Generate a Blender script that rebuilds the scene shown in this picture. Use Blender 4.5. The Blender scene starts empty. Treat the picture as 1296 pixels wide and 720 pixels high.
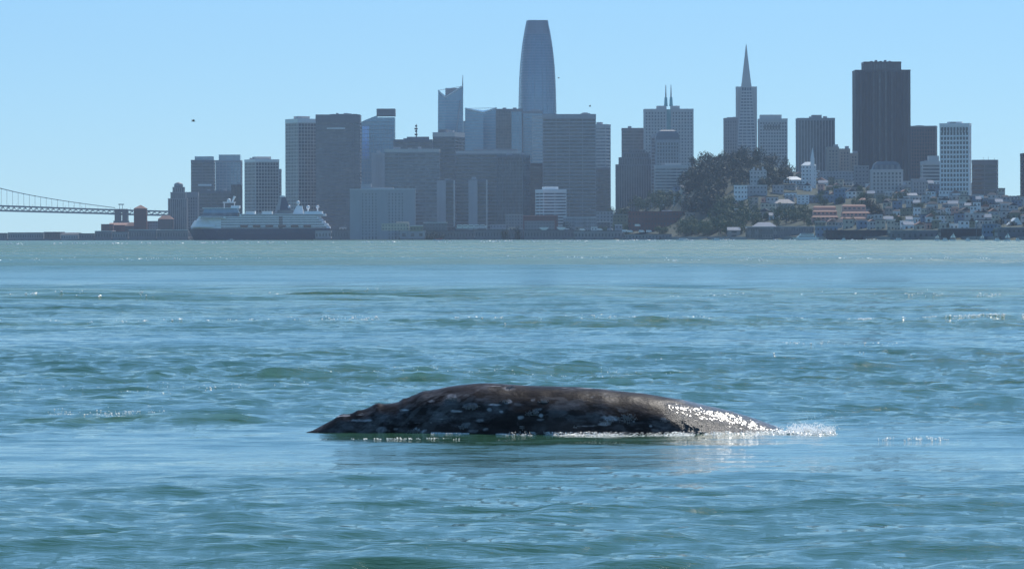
import bpy, math, random
import numpy as np
from mathutils import Vector
R = math.radians
C = bpy.context.scene.collection
sc = bpy.context.scene

# ------------------------------------------------------------------ camera, sky, sun, exposure
F = 5495.0                       # focal length in photo pixels (1296 wide)
CAM_H = 3.0
HOR = 299.7
ROLL = 0.00262
cam = bpy.data.cameras.new('camera')
cam.sensor_width = 36.0
cam.lens = 36.0 * F / 1296.0
cam.clip_start = 0.5
cam.clip_end = 60000.0
cam.shift_y = -(360.0 - HOR) / 1296.0
camo = bpy.data.objects.new('camera', cam)
C.objects.link(camo)
camo.location = (0, 0, CAM_H)
camo.rotation_euler = (R(90), math.atan(ROLL), 0)
sc.camera = camo

SUN_EL, SUN_AZ = 47.0, 22.0      # azimuth: degrees to the right of the view direction
w = bpy.data.worlds.new('World')
sc.world = w
w.use_nodes = True
nt = w.node_tree
nt.nodes.clear()
sky = nt.nodes.new('ShaderNodeTexSky')
sky.sky_type = 'NISHITA'
sky.sun_disc = False
sky.sun_elevation = R(SUN_EL)
sky.sun_rotation = R(SUN_AZ)
sky.air_density = 0.72
sky.dust_density = 0.0
sky.ozone_density = 7.0
sky.altitude = 0
bg = nt.nodes.new('ShaderNodeBackground')
bg.inputs['Strength'].default_value = 0.12
wo = nt.nodes.new('ShaderNodeOutputWorld')
tint = nt.nodes.new('ShaderNodeVectorMath'); tint.operation = 'MULTIPLY_ADD'   # sky colour scaled, even blue added to brighten the sky and its reflections
tint.inputs[1].default_value = (0.56, 0.64, 0.63)
tint.inputs[2].default_value = (0.46, 1.34, 2.42)
nt.links.new(sky.outputs[0], tint.inputs[0])
nt.links.new(tint.outputs[0], bg.inputs['Color'])
nt.links.new(bg.outputs[0], wo.inputs['Surface'])
sd = bpy.data.lights.new('sun', 'SUN')
sd.energy = 3.8
sd.angle = R(0.53)
sd.color = (1.0, 0.95, 0.87)
so = bpy.data.objects.new('sun', sd)
C.objects.link(so)
_e, _a = R(SUN_EL), R(SUN_AZ)
SUND = Vector((math.sin(_a) * math.cos(_e), math.cos(_a) * math.cos(_e), math.sin(_e)))
so.rotation_euler = SUND.to_track_quat('Z', 'Y').to_euler()
so.location = (0, 0, 300)
sc.view_settings.view_transform = 'Standard'
sc.view_settings.look = 'None'
sc.view_settings.exposure = 0.20
sc.view_settings.gamma = 1.0
sc.view_settings.use_curve_mapping = False
sc.cycles.max_bounces = 5
sc.cycles.volume_bounces = 0
sc.cycles.sample_clamp_indirect = 4.0
sc.cycles.sample_clamp_direct = 9.0
sc.cycles.use_denoising = True

rnd = random.Random(7)

# ------------------------------------------------------------------ pixel <-> world
def hor(px): return HOR + (px - 648) * ROLL
def X(px, D): return (px - 648) / F * D
def Z(px, py, D): return CAM_H + (hor(px) - py) / F * D

# ------------------------------------------------------------------ helpers
class MB:
    def __init__(s): s.v = []; s.f = []
    def quad(s, a, b, c, d):
        n = len(s.v); s.v += [a, b, c, d]; s.f.append((n, n+1, n+2, n+3))
    def tri(s, a, b, c):
        n = len(s.v); s.v += [a, b, c]; s.f.append((n, n+1, n+2))
    def box(s, x0, x1, y0, y1, z0, z1):
        n = len(s.v)
        s.v += [(x0,y0,z0),(x1,y0,z0),(x1,y1,z0),(x0,y1,z0),(x0,y0,z1),(x1,y0,z1),(x1,y1,z1),(x0,y1,z1)]
        s.f += [(n+3,n+2,n+1,n),(n+4,n+5,n+6,n+7),(n,n+1,n+5,n+4),(n+1,n+2,n+6,n+5),(n+2,n+3,n+7,n+6),(n+3,n,n+4,n+7)]
        return s
    def frustum(s, a, b):
        """a, b: lists of (x,y,z) rings of the same length, bottom and top"""
        n = len(s.v); k = len(a)
        s.v += list(a) + list(b)
        for i in range(k):
            j = (i+1) % k
            s.f.append((n+i, n+j, n+k+j, n+k+i))
        s.f.append(tuple(n+i for i in reversed(range(k))))
        s.f.append(tuple(n+k+i for i in range(k)))
        return s
    def prism(s, poly, z0, z1):
        return s.frustum([(x,y,z0) for x,y in poly], [(x,y,z1) for x,y in poly])
    def loft(s, rings, cap=True):
        n = len(s.v); k = len(rings[0])
        for r in rings: s.v += list(r)
        for q in range(len(rings)-1):
            for i in range(k):
                j = (i+1) % k
                s.f.append((n+q*k+i, n+q*k+j, n+(q+1)*k+j, n+(q+1)*k+i))
        if cap:
            s.f.append(tuple(n+i for i in reversed(range(k))))
            s.f.append(tuple(n+(len(rings)-1)*k+i for i in range(k)))
        return s
    def lathe(s, prof, cx=0, cy=0, n=14, cap=True):
        return s.loft([[(cx+r*math.cos(2*math.pi*i/n), cy+r*math.sin(2*math.pi*i/n), z) for i in range(n)] for r, z in prof], cap)
    def tube(s, p, q, r0, r1=None, n=6):
        r1 = r0 if r1 is None else r1
        p = Vector(p); q = Vector(q); d = (q-p).normalized()
        a = d.orthogonal().normalized(); b = d.cross(a)
        ring = lambda c, r: [tuple(c + a*(r*math.cos(2*math.pi*i/n)) + b*(r*math.sin(2*math.pi*i/n))) for i in range(n)]
        return s.frustum(ring(p, r0), ring(q, r1))
    def sphere(s, c, r, n=10, m=6, sz=1.0):
        rings = []
        for k in range(m+1):
            t = math.pi*k/m - math.pi/2
            rr = max(r*math.cos(t), r*0.02)
            rings.append([(c[0]+rr*math.cos(2*math.pi*i/n), c[1]+rr*math.sin(2*math.pi*i/n), c[2]+r*sz*math.sin(t)) for i in range(n)])
        return s.loft(rings)
    def build(s, name, mat, parent=None, smooth=False, kind=None, label=None):
        me = bpy.data.meshes.new(name)
        me.from_pydata(s.v, [], s.f)
        if mat: me.materials.append(mat)
        if smooth: me.shade_smooth()
        me.update()
        return link(name, me, parent, kind, label)

def link(name, me, parent=None, kind=None, label=None):
    o = bpy.data.objects.new(name, me)
    C.objects.link(o)
    if parent: o.parent = parent
    if kind: o['kind'] = kind
    if label: o['label'] = label
    return o

def thing(name, label, cat, loc=(0,0,0), rz=0.0, group=None):
    o = bpy.data.objects.new(name, None)
    C.objects.link(o)
    o.location = loc; o.rotation_euler = (0, 0, rz)
    o.empty_display_size = 1.0
    tag(o, label, cat, group)
    return o
def tag(o, label=None, cat=None, group=None, kind=None):
    if label: o['label'] = label
    if cat: o['category'] = cat
    if group: o['group'] = group
    if kind: o['kind'] = kind
    return o
def copy_tree(o, parent=None):
    c = o.copy(); C.objects.link(c)
    if parent: c.parent = parent
    for ch in list(o.children): copy_tree(ch, c)
    return c

# ------------------------------------------------------------------ materials
_mc = {}
def mat(name, col, rough=0.7, var=0.15, scale=0.08, spec=0.4, metal=0.0, bump=0.0, streak=False):
    if name in _mc: return _mc[name]
    m = bpy.data.materials.new(name); m.use_nodes = True
    n = m.node_tree; p = n.nodes['Principled BSDF']
    p.inputs['Roughness'].default_value = rough
    p.inputs['Metallic'].default_value = metal
    p.inputs['Specular IOR Level'].default_value = spec
    tc = n.nodes.new('ShaderNodeTexCoord')
    mp = n.nodes.new('ShaderNodeMapping')
    mp.inputs['Scale'].default_value = (scale*6, scale*6, scale*0.7) if streak else (scale, scale, scale)
    nz = n.nodes.new('ShaderNodeTexNoise'); nz.inputs['Scale'].default_value = 1.0; nz.inputs['Detail'].default_value = 5
    mx = n.nodes.new('ShaderNodeMix'); mx.data_type = 'RGBA'
    lo = [c*(1-var) for c in col]; hi = [min(1, c*(1+var)) for c in col]
    mx.inputs[6].default_value = (*lo, 1); mx.inputs[7].default_value = (*hi, 1)
    n.links.new(tc.outputs['Object'], mp.inputs[0]); n.links.new(mp.outputs[0], nz.inputs['Vector'])
    n.links.new(nz.outputs[0], mx.inputs[0]); n.links.new(mx.outputs[2], p.inputs['Base Color'])
    if bump:
        b = n.nodes.new('ShaderNodeBump'); b.inputs['Strength'].default_value = bump; b.inputs['Distance'].default_value = 0.1
        n.links.new(nz.outputs[0], b.inputs['Height']); n.links.new(b.outputs[0], p.inputs['Normal'])
    _mc[name] = m
    return m

def glass(name, lo, hi, rough=0.12, cell=(3.0, 3.9), spec=0.6, metal=0.0):
    """window glass: blinds and rooms behind differ from pane to pane"""
    if name in _mc: return _mc[name]
    m = bpy.data.materials.new(name); m.use_nodes = True
    n = m.node_tree; p = n.nodes['Principled BSDF']
    p.inputs['Roughness'].default_value = rough
    p.inputs['Specular IOR Level'].default_value = spec
    p.inputs['Metallic'].default_value = metal
    tc = n.nodes.new('ShaderNodeTexCoord')
    sn = n.nodes.new('ShaderNodeVectorMath'); sn.operation = 'SNAP'
    sn.inputs[1].default_value = (cell[0], cell[0], cell[1])
    wn = n.nodes.new('ShaderNodeTexWhiteNoise')
    nz = n.nodes.new('ShaderNodeTexNoise'); nz.inputs['Scale'].default_value = 0.03; nz.inputs['Detail'].default_value = 3
    pw = n.nodes.new('ShaderNodeMath'); pw.operation = 'POWER'; pw.inputs[1].default_value = 2.5
    ad = n.nodes.new('ShaderNodeMath'); ad.operation = 'MULTIPLY_ADD'; ad.inputs[1].default_value = 0.6; ad.use_clamp = True
    sb = n.nodes.new('ShaderNodeMath'); sb.operation = 'MULTIPLY_ADD'; sb.inputs[1].default_value = 1.6; sb.inputs[2].default_value = -0.5
    mx = n.nodes.new('ShaderNodeMix'); mx.data_type = 'RGBA'
    mx.inputs[6].default_value = (*lo, 1); mx.inputs[7].default_value = (*hi, 1)
    n.links.new(tc.outputs['Object'], sn.inputs[0]); n.links.new(sn.outputs[0], wn.inputs['Vector'])
    n.links.new(tc.outputs['Object'], nz.inputs['Vector'])
    n.links.new(wn.outputs['Value'], pw.inputs[0]); n.links.new(pw.outputs[0], ad.inputs[0])
    n.links.new(nz.outputs[0], sb.inputs[0]); n.links.new(sb.outputs[0], ad.inputs[2])
    n.links.new(ad.outputs[0], mx.inputs[0]); n.links.new(mx.outputs[2], p.inputs['Base Color'])
    _mc[name] = m
    return m

M = dict(
    pale=mat('pale_concrete', (0.50, 0.48, 0.47), 0.8, 0.12, streak=True),
    white=mat('white_concrete', (0.76, 0.76, 0.76), 0.7, 0.08, streak=True),
    cream=mat('cream_stucco', (0.50, 0.46, 0.38), 0.8, 0.15),
    grey=mat('grey_concrete', (0.36, 0.36, 0.38), 0.8, 0.15, streak=True),
    mid=mat('mid_grey_cladding', (0.25, 0.25, 0.265), 0.6, 0.15, streak=True),
    dark=mat('dark_granite', (0.052, 0.040, 0.045), 0.5, 0.2, streak=True),
    char=mat('charcoal_cladding', (0.155, 0.158, 0.18), 0.5, 0.2, streak=True),
    brown=mat('brown_granite', (0.13, 0.085, 0.08), 0.5, 0.2, streak=True),
    brick=mat('red_brick', (0.19, 0.07, 0.055), 0.9, 0.25),
    rust=mat('rusty_terracotta', (0.30, 0.17, 0.13), 0.8, 0.2),
    pink=mat('pink_stucco', (0.60, 0.34, 0.28), 0.85, 0.12),
    olive=mat('olive_stucco', (0.22, 0.22, 0.15), 0.85, 0.15),
    blueg=mat('blue_grey_paint', (0.18, 0.24, 0.33), 0.7, 0.12),
    tan=mat('tan_stucco', (0.36, 0.31, 0.28), 0.85, 0.15),
    roofd=mat('tar_roof', (0.07, 0.07, 0.075), 0.9, 0.25),
    rooft=mat('terracotta_tiles', (0.38, 0.20, 0.145), 0.8, 0.2),
    roofw=mat('white_roof_sheet', (0.78, 0.78, 0.76), 0.6, 0.06),
    steel=mat('bridge_steel', (0.16, 0.18, 0.20), 0.55, 0.15),
    asphalt=mat('asphalt', (0.05, 0.05, 0.052), 0.9, 0.2),
    shipw=mat('white_ship_paint', (0.84, 0.85, 0.86), 0.4, 0.05),
    shipn=mat('navy_ship_paint', (0.045, 0.055, 0.10), 0.3, 0.1),
    teal=glass('teal_glass', (0.10, 0.30, 0.32), (0.16, 0.42, 0.44), 0.15),
    g_dark=glass('dark_window_glass', (0.012, 0.014, 0.02), (0.12, 0.125, 0.135)),
    g_mid=glass('grey_window_glass', (0.03, 0.035, 0.05), (0.20, 0.21, 0.23)),
    g_blue=glass('blue_curtain_glass', (0.10, 0.20, 0.28), (0.16, 0.29, 0.38), 0.15, spec=0.9, metal=0.3),
    g_pale=glass('pale_curtain_glass', (0.16, 0.24, 0.30), (0.26, 0.35, 0.42), 0.15, spec=0.8, metal=0.25),
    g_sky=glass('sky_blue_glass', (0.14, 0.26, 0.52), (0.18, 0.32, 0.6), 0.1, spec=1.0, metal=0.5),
    sfin=mat('blue_grey_fins', (0.16, 0.21, 0.29), 0.4, 0.1),
    line=mat('pale_metal_trim', (0.7, 0.72, 0.74), 0.4, 0.05),
    redp=mat('red_paint', (0.55, 0.08, 0.05), 0.5, 0.1),
    bark=mat('bark', (0.09, 0.065, 0.045), 0.9, 0.3, 1.5),
)

def leaf_mat(name, a, b):
    m = bpy.data.materials.new(name); m.use_nodes = True
    n = m.node_tree; p = n.nodes['Principled BSDF']
    p.inputs['Roughness'].default_value = 0.65
    p.inputs['Specular IOR Level'].default_value = 0.25
    g = n.nodes.new('ShaderNodeNewGeometry'); oi = n.nodes.new('ShaderNodeObjectInfo')
    ad = n.nodes.new('ShaderNodeMath'); ad.operation = 'MULTIPLY_ADD'; ad.inputs[1].default_value = 0.5
    ml = n.nodes.new('ShaderNodeMath'); ml.operation = 'MULTIPLY'; ml.inputs[1].default_value = 0.5
    mx = n.nodes.new('ShaderNodeMix'); mx.data_type = 'RGBA'
    mx.inputs[6].default_value = (*a, 1); mx.inputs[7].default_value = (*b, 1)
    n.links.new(oi.outputs['Random'], ml.inputs[0]); n.links.new(ml.outputs[0], ad.inputs[2])
    n.links.new(g.outputs['Random Per Island'], ad.inputs[0])
    n.links.new(ad.outputs[0], mx.inputs[0]); n.links.new(mx.outputs[2], p.inputs['Base Color'])
    return m
LEAF = dict(dark=leaf_mat('dark_foliage', (0.022, 0.036, 0.022), (0.042, 0.062, 0.032)),
            green=leaf_mat('green_foliage', (0.045, 0.080, 0.030), (0.08, 0.125, 0.045)),
            light=leaf_mat('light_foliage', (0.07, 0.11, 0.04), (0.13, 0.17, 0.06)))

# ------------------------------------------------------------------ water
def fft_tile(N, L, wind, spread, lmin, lmax, power, seed):
    rs = np.random.RandomState(seed)
    k = 2*np.pi*np.fft.fftfreq(N, L/N)
    kx, ky = np.meshgrid(k, k, indexing='xy')
    kk = np.hypot(kx, ky); kk[0, 0] = 1
    a = np.arctan2(ky, kx) - wind
    D = np.abs(np.cos(a/1.0))**spread * 0.85 + 0.15
    S = kk**(-power) * D
    S[(kk > 2*np.pi/lmin) | (kk < 2*np.pi/lmax)] = 0
    S[0, 0] = 0
    h = S * (rs.randn(N, N) + 1j*rs.randn(N, N))
    H = np.fft.ifft2(h).real
    s = H.std()
    DX = np.fft.ifft2(-1j*h*kx/kk).real / s
    DY = np.fft.ifft2(-1j*h*ky/kk).real / s
    return H/s, DX, DY
def sample(T, L, x, y):
    N = T.shape[0]
    u = (x/L*N) % N; v = (y/L*N) % N
    i = u.astype(int); j = v.astype(int); fu = u-i; fv = v-j
    i1 = (i+1) % N; j1 = (j+1) % N; i %= N; j %= N
    return (T[j,i]*(1-fu)+T[j,i1]*fu)*(1-fv) + (T[j1,i]*(1-fu)+T[j1,i1]*fu)*fv
def rot(x, y, a): return x*math.cos(a)-y*math.sin(a), x*math.sin(a)+y*math.cos(a)
def vnoise(x, y, seed, N=64):
    T = np.random.RandomState(seed).rand(N, N)
    u = x % N; v = y % N
    i = np.floor(u).astype(int); j = np.floor(v).astype(int); fu = u-i; fv = v-j
    fu = fu*fu*(3-2*fu); fv = fv*fv*(3-2*fv)
    i %= N; j %= N; i1 = (i+1) % N; j1 = (j+1) % N
    return (T[j,i]*(1-fu)+T[j,i1]*fu)*(1-fv) + (T[j1,i]*(1-fu)+T[j1,i1]*fu)*fv
W1 = fft_tile(512, 23.0, R(-65), 3, 0.16, 2.6, 1.75, 3)     # ripples and short chop
W2 = fft_tile(512, 97.0, R(-80), 5, 2.2, 16.0, 2.6, 5)      # chop
W3 = fft_tile(256, 610.0, R(-85), 8, 12.0, 90.0, 2.6, 9)    # wind sea
def roughness_map(x, y):
    """where the wind and the tide roughen the water: bands that lie across the view"""
    n = 0.6*vnoise(x/80+3, y/20+1, 21) + 0.4*vnoise(x/16, y/9, 22)
    ly = np.log(np.maximum(y, 5))
    band = np.zeros_like(x)
    yw = y + 10*vnoise(x/25, y/60, 23) - 5
    for c, wd, a in ((150, 9, 1.1), (178, 8, 0.6), (222, 22, 1.5), (112, 7, 0.45), (93, 5, 0.35), (1100, 620, 1.0), (2600, 1500, 1.1)):
        band += a*np.exp(-((yw-c)/wd)**2)
    slick = 0.55*np.exp(-((y-59)/5.0)**2) * (0.6+0.4*vnoise(x/6, y/2, 24)) + 0.35*np.exp(-((y-128)/14.0)**2) + 0.3*np.exp(-((y-340)/60.0)**2)
    calm = 0.6*np.exp(-((x-0.5)/5.5)**2 - ((y-66)/3.0)**2)
    swell = 0.8*np.exp(-((x-X(130, 72))/1.6)**2 - ((y-71.3)/0.8)**2) + 0.5*np.exp(-((x-X(285, 71))/1.2)**2 - ((y-70.5)/0.6)**2)
    return np.clip((0.64 + 0.9*(n-0.5) + 0.62*band + swell - slick - calm)*np.clip(0.72+0.28*(y-42)/22, 0.72, 1.0), 0.18, 2.2)
WHX0, WHX1, WHY = X(395, 66.5), X(1000, 66.5), 66.5
def water_height(x, y, lod):
    """lod: local mesh spacing; waves shorter than it are left to the ripple bump"""
    r = roughness_map(x, y)
    a1 = np.clip(1.5 - lod/0.55, 0, 1); a2 = np.clip(1.5 - lod/5.0, 0, 1)
    xa, ya = rot(x, y, 0.35); xb, yb = rot(x+11, y-7, -0.28)
    h = 0.029*r*a1*(sample(W1[0], 23, xa, ya) + sample(W1[0], 23*1.37, xb, yb))
    h2 = sample(W2[0], 97, x, y); xc, yc = rot(x, y, 0.2); h2b = sample(W2[0], 97*1.61, xc, yc)
    h += 0.062*r*a2*(h2 + 0.9*h2b)
    h += 0.035*sample(W3[0], 610, x, y)*(1-0.8*np.exp(-((x-0.5)/7)**2 - ((y-66)/4.0)**2))
    # wake round the whale: smooth humps thrown off the back and along its path
    def hump(cx, cy, sx, sy, a): return a*np.exp(-((x-cx)/sx)**2 - ((y-cy)/sy)**2)
    h += hump(X(130, 72), 71.5, 1.6, 0.55, 0.19) + hump(X(285, 71), 70.6, 1.0, 0.5, 0.09) + hump(X(1080, 69.5), 69.8, 1.3, 0.6, 0.09)
    h += hump(X(190, 71.8), 71.9, 3.4, 0.5, 0.07) + hump(X(330, 69.0), 69.0, 1.9, 0.4, 0.05)
    h += hump(X(420, 63), 63.0, 2.4, 0.6, 0.03) + hump(X(760, 62), 62.3, 3.0, 0.5, 0.035)
    return h
def make_water():
    rows = []
    y = 22.0
    while y < 9000:
        rows.append(y)
        y += min(max(0.09, y*(0.0034 if y < 330 else 0.0075)), 60)
    rows = np.array([-100.0, -60, -30, -10, 5, 15] + rows)
    nc = 900
    side = np.array([1.06, 1.2, 1.5, 2.2, 3.6, 7.0, 14.0, 26.0])      # open water goes on to either side
    u = np.concatenate([-side[::-1], np.linspace(-1, 1, nc), side]); nc = len(u)
    yy = rows[:, None]*np.ones((1, nc))
    half = np.maximum(rows, 40)*0.14 + 2.5
    xx = half[:, None]*u[None, :]
    sp = np.gradient(rows)[:, None]*np.ones((1, nc))
    spx = np.gradient(u)[None, :]*half[:, None]
    h = water_height(xx, yy, np.maximum(sp, spx*0.8))
    xx = np.clip(xx, -4200, 4200)
    r = roughness_map(xx, yy)
    a1 = np.clip(1.5 - np.maximum(sp, spx)/0.55, 0, 1)
    dx = -0.024*a1*r*sample(W1[1], 23, *rot(xx, yy, 0.35)); dy = -0.024*a1*r*sample(W1[2], 23, *rot(xx, yy, 0.35))
    co = np.stack([xx+dx, yy+dy, h], -1).reshape(-1, 3)
    nr = len(rows)
    idx = np.arange(nr*nc).reshape(nr, nc)
    q = np.stack([idx[:-1,:-1], idx[:-1,1:], idx[1:,1:], idx[1:,:-1]], -1).reshape(-1, 4)
    me = bpy.data.meshes.new('water')
    me.vertices.add(len(co)); me.vertices.foreach_set('co', co.ravel())
    me.loops.add(q.size); me.loops.foreach_set('vertex_index', q.ravel().astype(np.int32))
    me.polygons.add(len(q)); me.polygons.foreach_set('loop_start', np.arange(0, q.size, 4, dtype=np.int32))
    me.update(); me.validate()
    me.shade_smooth()
    at = me.attributes.new('chop', 'FLOAT', 'POINT'); at.data.foreach_set('value', r.ravel().astype(np.float32))
    sl = me.attributes.new('green_tint', 'FLOAT', 'POINT')       # greener base colour: far water, the rough bands and the left swell
    sv = np.clip((yy-400)/420, 0, 1)*(0.85+0.9*(vnoise(xx/190, yy/75, 41)-0.5))
    ywv = yy + 10*vnoise(xx/25, yy/60, 23) - 5
    for c_, w_, a_ in ((150, 10, 1.1), (178, 8, .6), (225, 30, 1.25), (112, 6, .45), (93, 4, .35), (82, 3, .3)):
        sv = np.maximum(sv, a_*np.exp(-((ywv-c_)/w_)**2)*(0.8+0.3*vnoise(xx/14, yy/11, 42)))
    sv = np.maximum(sv, 0.9*np.exp(-((xx-X(150, 72))/2.2)**2 - ((yy-71.0)/0.9)**2))
    sl.data.foreach_set('value', sv.ravel().astype(np.float32))
    bf = me.attributes.new('bumps', 'FLOAT', 'POINT')
    bf.data.foreach_set('value', (r*(1+0.45*np.clip((yy-380)/400, 0, 1))).ravel().astype(np.float32))
    fr = me.attributes.new('fine', 'FLOAT', 'POINT')       # waves too fine for the mesh and the bump far out
    fr.data.foreach_set('value', (0.05 + 0.10*np.clip(np.log(np.maximum(yy, 60)/90.0)/3.2, 0, 1) + 0.15*np.clip((yy-250)/230, 0, 1)*(0.5+vnoise(xx/120+7, yy/45, 43))).ravel().astype(np.float32))
    m = bpy.data.materials.new('bay_water'); m.use_nodes = True
    n = m.node_tree; p = n.nodes['Principled BSDF']
    p.inputs['Base Color'].default_value = (0.055, 0.155, 0.125, 1)
    green_tint = n.nodes.new('ShaderNodeMix'); green_tint.data_type = 'RGBA'         # from the plain base colour to the greener one
    green_tint.inputs[6].default_value = (0.042, 0.115, 0.068, 1); green_tint.inputs[7].default_value = (0.064, 0.138, 0.052, 1)
    mrs = n.nodes.new('ShaderNodeMapRange'); mrs.inputs[1].default_value = 0.0; mrs.inputs[2].default_value = 1.0
    atc = n.nodes.new('ShaderNodeAttribute'); atc.attribute_name = 'green_tint'
    n.links.new(atc.outputs['Fac'], mrs.inputs[0]); n.links.new(mrs.outputs[0], green_tint.inputs[0]); n.links.new(green_tint.outputs[2], p.inputs['Base Color'])
    p.inputs['Roughness'].default_value = 0.06
    p.inputs['IOR'].default_value = 1.333
    tc = n.nodes.new('ShaderNodeTexCoord')
    at = n.nodes.new('ShaderNodeAttribute'); at.attribute_name = 'bumps'
    af = n.nodes.new('ShaderNodeAttribute'); af.attribute_name = 'fine'
    n.links.new(af.outputs['Fac'], p.inputs['Roughness'])
    prev = None
    for sc_, dist, st, det in (((0.10, 0.32, 1), 1.0, 0.5, 3), ((0.8, 2.0, 1), 0.16, 0.6, 4), ((4.0, 8.0, 1), 0.042, 0.8, 6)):
        mp = n.nodes.new('ShaderNodeMapping'); mp.inputs['Scale'].default_value = sc_
        mp.inputs['Rotation'].default_value = (0, 0, 0.12)
        nz = n.nodes.new('ShaderNodeTexNoise'); nz.inputs['Scale'].default_value = 1.0; nz.inputs['Detail'].default_value = det; nz.inputs['Roughness'].default_value = 0.62
        b = n.nodes.new('ShaderNodeBump'); b.inputs['Distance'].default_value = dist
        ml = n.nodes.new('ShaderNodeMath'); ml.operation = 'MULTIPLY'; ml.inputs[1].default_value = st
        n.links.new(at.outputs['Fac'], ml.inputs[0]); n.links.new(ml.outputs[0], b.inputs['Strength'])
        n.links.new(tc.outputs['Object'], mp.inputs[0]); n.links.new(mp.outputs[0], nz.inputs['Vector'])
        n.links.new(nz.outputs[0], b.inputs['Height'])
        if prev: n.links.new(prev.outputs[0], b.inputs['Normal'])
        prev = b
    n.links.new(prev.outputs[0], p.inputs['Normal'])
    me.materials.append(m)
    o = link('water', me, kind='structure')
    return o
water = make_water()
def wz(x, y, lod=0.2):
    return float(water_height(np.array([x], float), np.array([y], float), lod)[0])

# ------------------------------------------------------------------ whale
def vor3(x, y, z, seed):           # cheap smooth 3-d noise for numpy arrays
    return (vnoise(x+z*1.7, y-z*0.9, seed) + vnoise(y+z*1.3+9, x-z*0.7+4, seed+1))*0.5
def make_whale():
    # back line read from where the whale stands: (photo x, photo y)
    prof = [(395,541),(404,537.5),(415,533),(424,530),(433,526.8),(448,522),(460,518.6),(475,515),(490,511.5),(503,509),(512,506),(520,502),(530,498),(545,494.5),(562,491.5),(580,488.5),(600,486.3),(618,486.2),
            (640,487.6),(670,489.4),(700,490.6),(730,492),(760,494),(790,497.2),(820,501),(850,506),(880,512.5),(905,518.5),(930,525),(950,531.5),
            (968,538),(985,545),(1000,551.5),(1012,557)]
    Y0 = WHY
    px = np.array([p[0] for p in prof], float)
    kn = [(431,525.0,7,3.2),(476,512.2,7.5,3.6),(510,506.5,4.0,1.8),(452,520.3,4,1.5),(535,500,5,1.2)]      # knuckles on the tail stock
    zt = np.array([Z(p[0], p[1], Y0) for p in prof]) + 0.02
    zt[:3] -= (0.045, 0.03, 0.015)
    xs = (px-648)/F*Y0
    # below the water: tail stock and flukes to the left, shoulders and head to the right
    xs = np.concatenate([[xs[0]-4.4, xs[0]-4.1, xs[0]-3.4, xs[0]-2.4, xs[0]-1.2, xs[0]-0.5], xs, [xs[-1]+0.5, xs[-1]+1.2, xs[-1]+2.0, xs[-1]+2.8, xs[-1]+3.3]])
    zt = np.concatenate([[-1.30, -1.18, -1.0, -0.72, -0.36, -0.10], zt, [-0.36, -0.72, -1.15, -1.62, -2.0]])
    xd0, xd1 = X(845, Y0), X(1015, Y0)
    X_ = np.concatenate([np.linspace(xs[0], X(395, Y0), 60, endpoint=False), np.linspace(X(395, Y0), xd0, 640, endpoint=False), np.linspace(xd0, xd1, 330, endpoint=False), np.linspace(xd1, xs[-1], 60)])
    n = len(X_)
    Zt = np.interp(X_, xs, zt)
    # half width and height of the body along its length
    kx = [xs[0], xs[0]+0.8, xs[0]+2.2, X(395,Y0), X(470,Y0), X(560,Y0), X(650,Y0), X(760,Y0), X(900,Y0), X(1010,Y0), xs[-1]-1.6, xs[-1]]
    kw = [0.06, 0.16, 0.24, 0.36, 0.58, 0.84, 1.02, 1.10, 1.10, 1.02, 0.72, 0.12]
    kh = [0.06, 0.18, 0.30, 0.46, 0.66, 0.88, 1.02, 1.08, 1.05, 0.98, 0.66, 0.12]
    Wd = np.interp(X_, kx, kw); Hh = np.interp(X_, kx, kh)
    un = np.linspace(xs[0], xs[-1], 620); Wd = np.interp(un, X_, Wd); Hh = np.interp(un, X_, Hh)
    ker = np.hanning(31); ker /= ker.sum()
    Wd = np.convolve(np.pad(Wd, 15, 'edge'), ker, 'valid'); Hh = np.convolve(np.pad(Hh, 15, 'edge'), ker, 'valid')
    Wd = np.interp(X_, un, Wd); Hh = np.interp(X_, un, Hh)
    th = np.concatenate([np.linspace(0, 1.35, 22, endpoint=False), np.linspace(1.35, 3.5, 190, endpoint=False), np.linspace(3.5, 2*np.pi, 34, endpoint=False)])
    m = len(th)
    T, XX = np.meshgrid(th, X_)
    W_, H_, ZT = Wd[:, None], Hh[:, None], Zt[:, None]
    # peaked like a roof ridge near the tail, round at the shoulders
    e = np.interp(X_, [X(395,Y0), X(560,Y0), X(700,Y0), X(1000,Y0)], [1.35, 1.15, 1.0, 0.95])[:, None]
    cy = np.cos(T); sy = np.sin(T)
    yy = Y0 + W_*np.sign(cy)*np.abs(cy)**1.0
    zz = ZT - H_ + H_*np.sign(sy)*np.abs(sy)**e
    for kx_, _, kw_, kh_ in kn:
        xk = X(kx_, Y0); zz = zz + kh_/F*Y0*np.exp(-((XX-xk)/(kw_/F*Y0))**2)*np.clip((sy-0.8)/0.2, 0, 1)
    # skin: shallow folds, pits, and the film of water that runs off the shoulders
    nx, ny, nz = np.cos(T), np.sin(T), 0
    arc = T*W_
    b = 0.035*(vor3(XX*1.1, arc*2.6, 0, 31)-0.5) + 0.014*(vor3(XX*5, arc*7, 0, 33)-0.5)
    wet = 1/(1+np.exp(-(XX - (X(872,Y0) + 0.45*(1-np.clip(sy,0,1)) - 0.25 + 0.5*(vnoise(XX*2+9, arc*4, 35)-0.5)))/0.11))
    b += wet*(0.012*(vor3(XX*9, arc*11, 0, 37)-0.5) + 0.009*(vor3(XX*38, arc*34, 0, 39)-0.5))
    yy = yy + b*nx; zz = zz + b*ny
    co = np.stack([XX - X(700,Y0), yy - Y0, zz], -1).reshape(-1, 3)
    idx = np.arange(n*m).reshape(n, m); nxt = np.roll(idx, -1, axis=1)
    q = np.stack([idx[:-1], nxt[:-1], nxt[1:], idx[1:]], -1).reshape(-1, 4).tolist()
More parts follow.
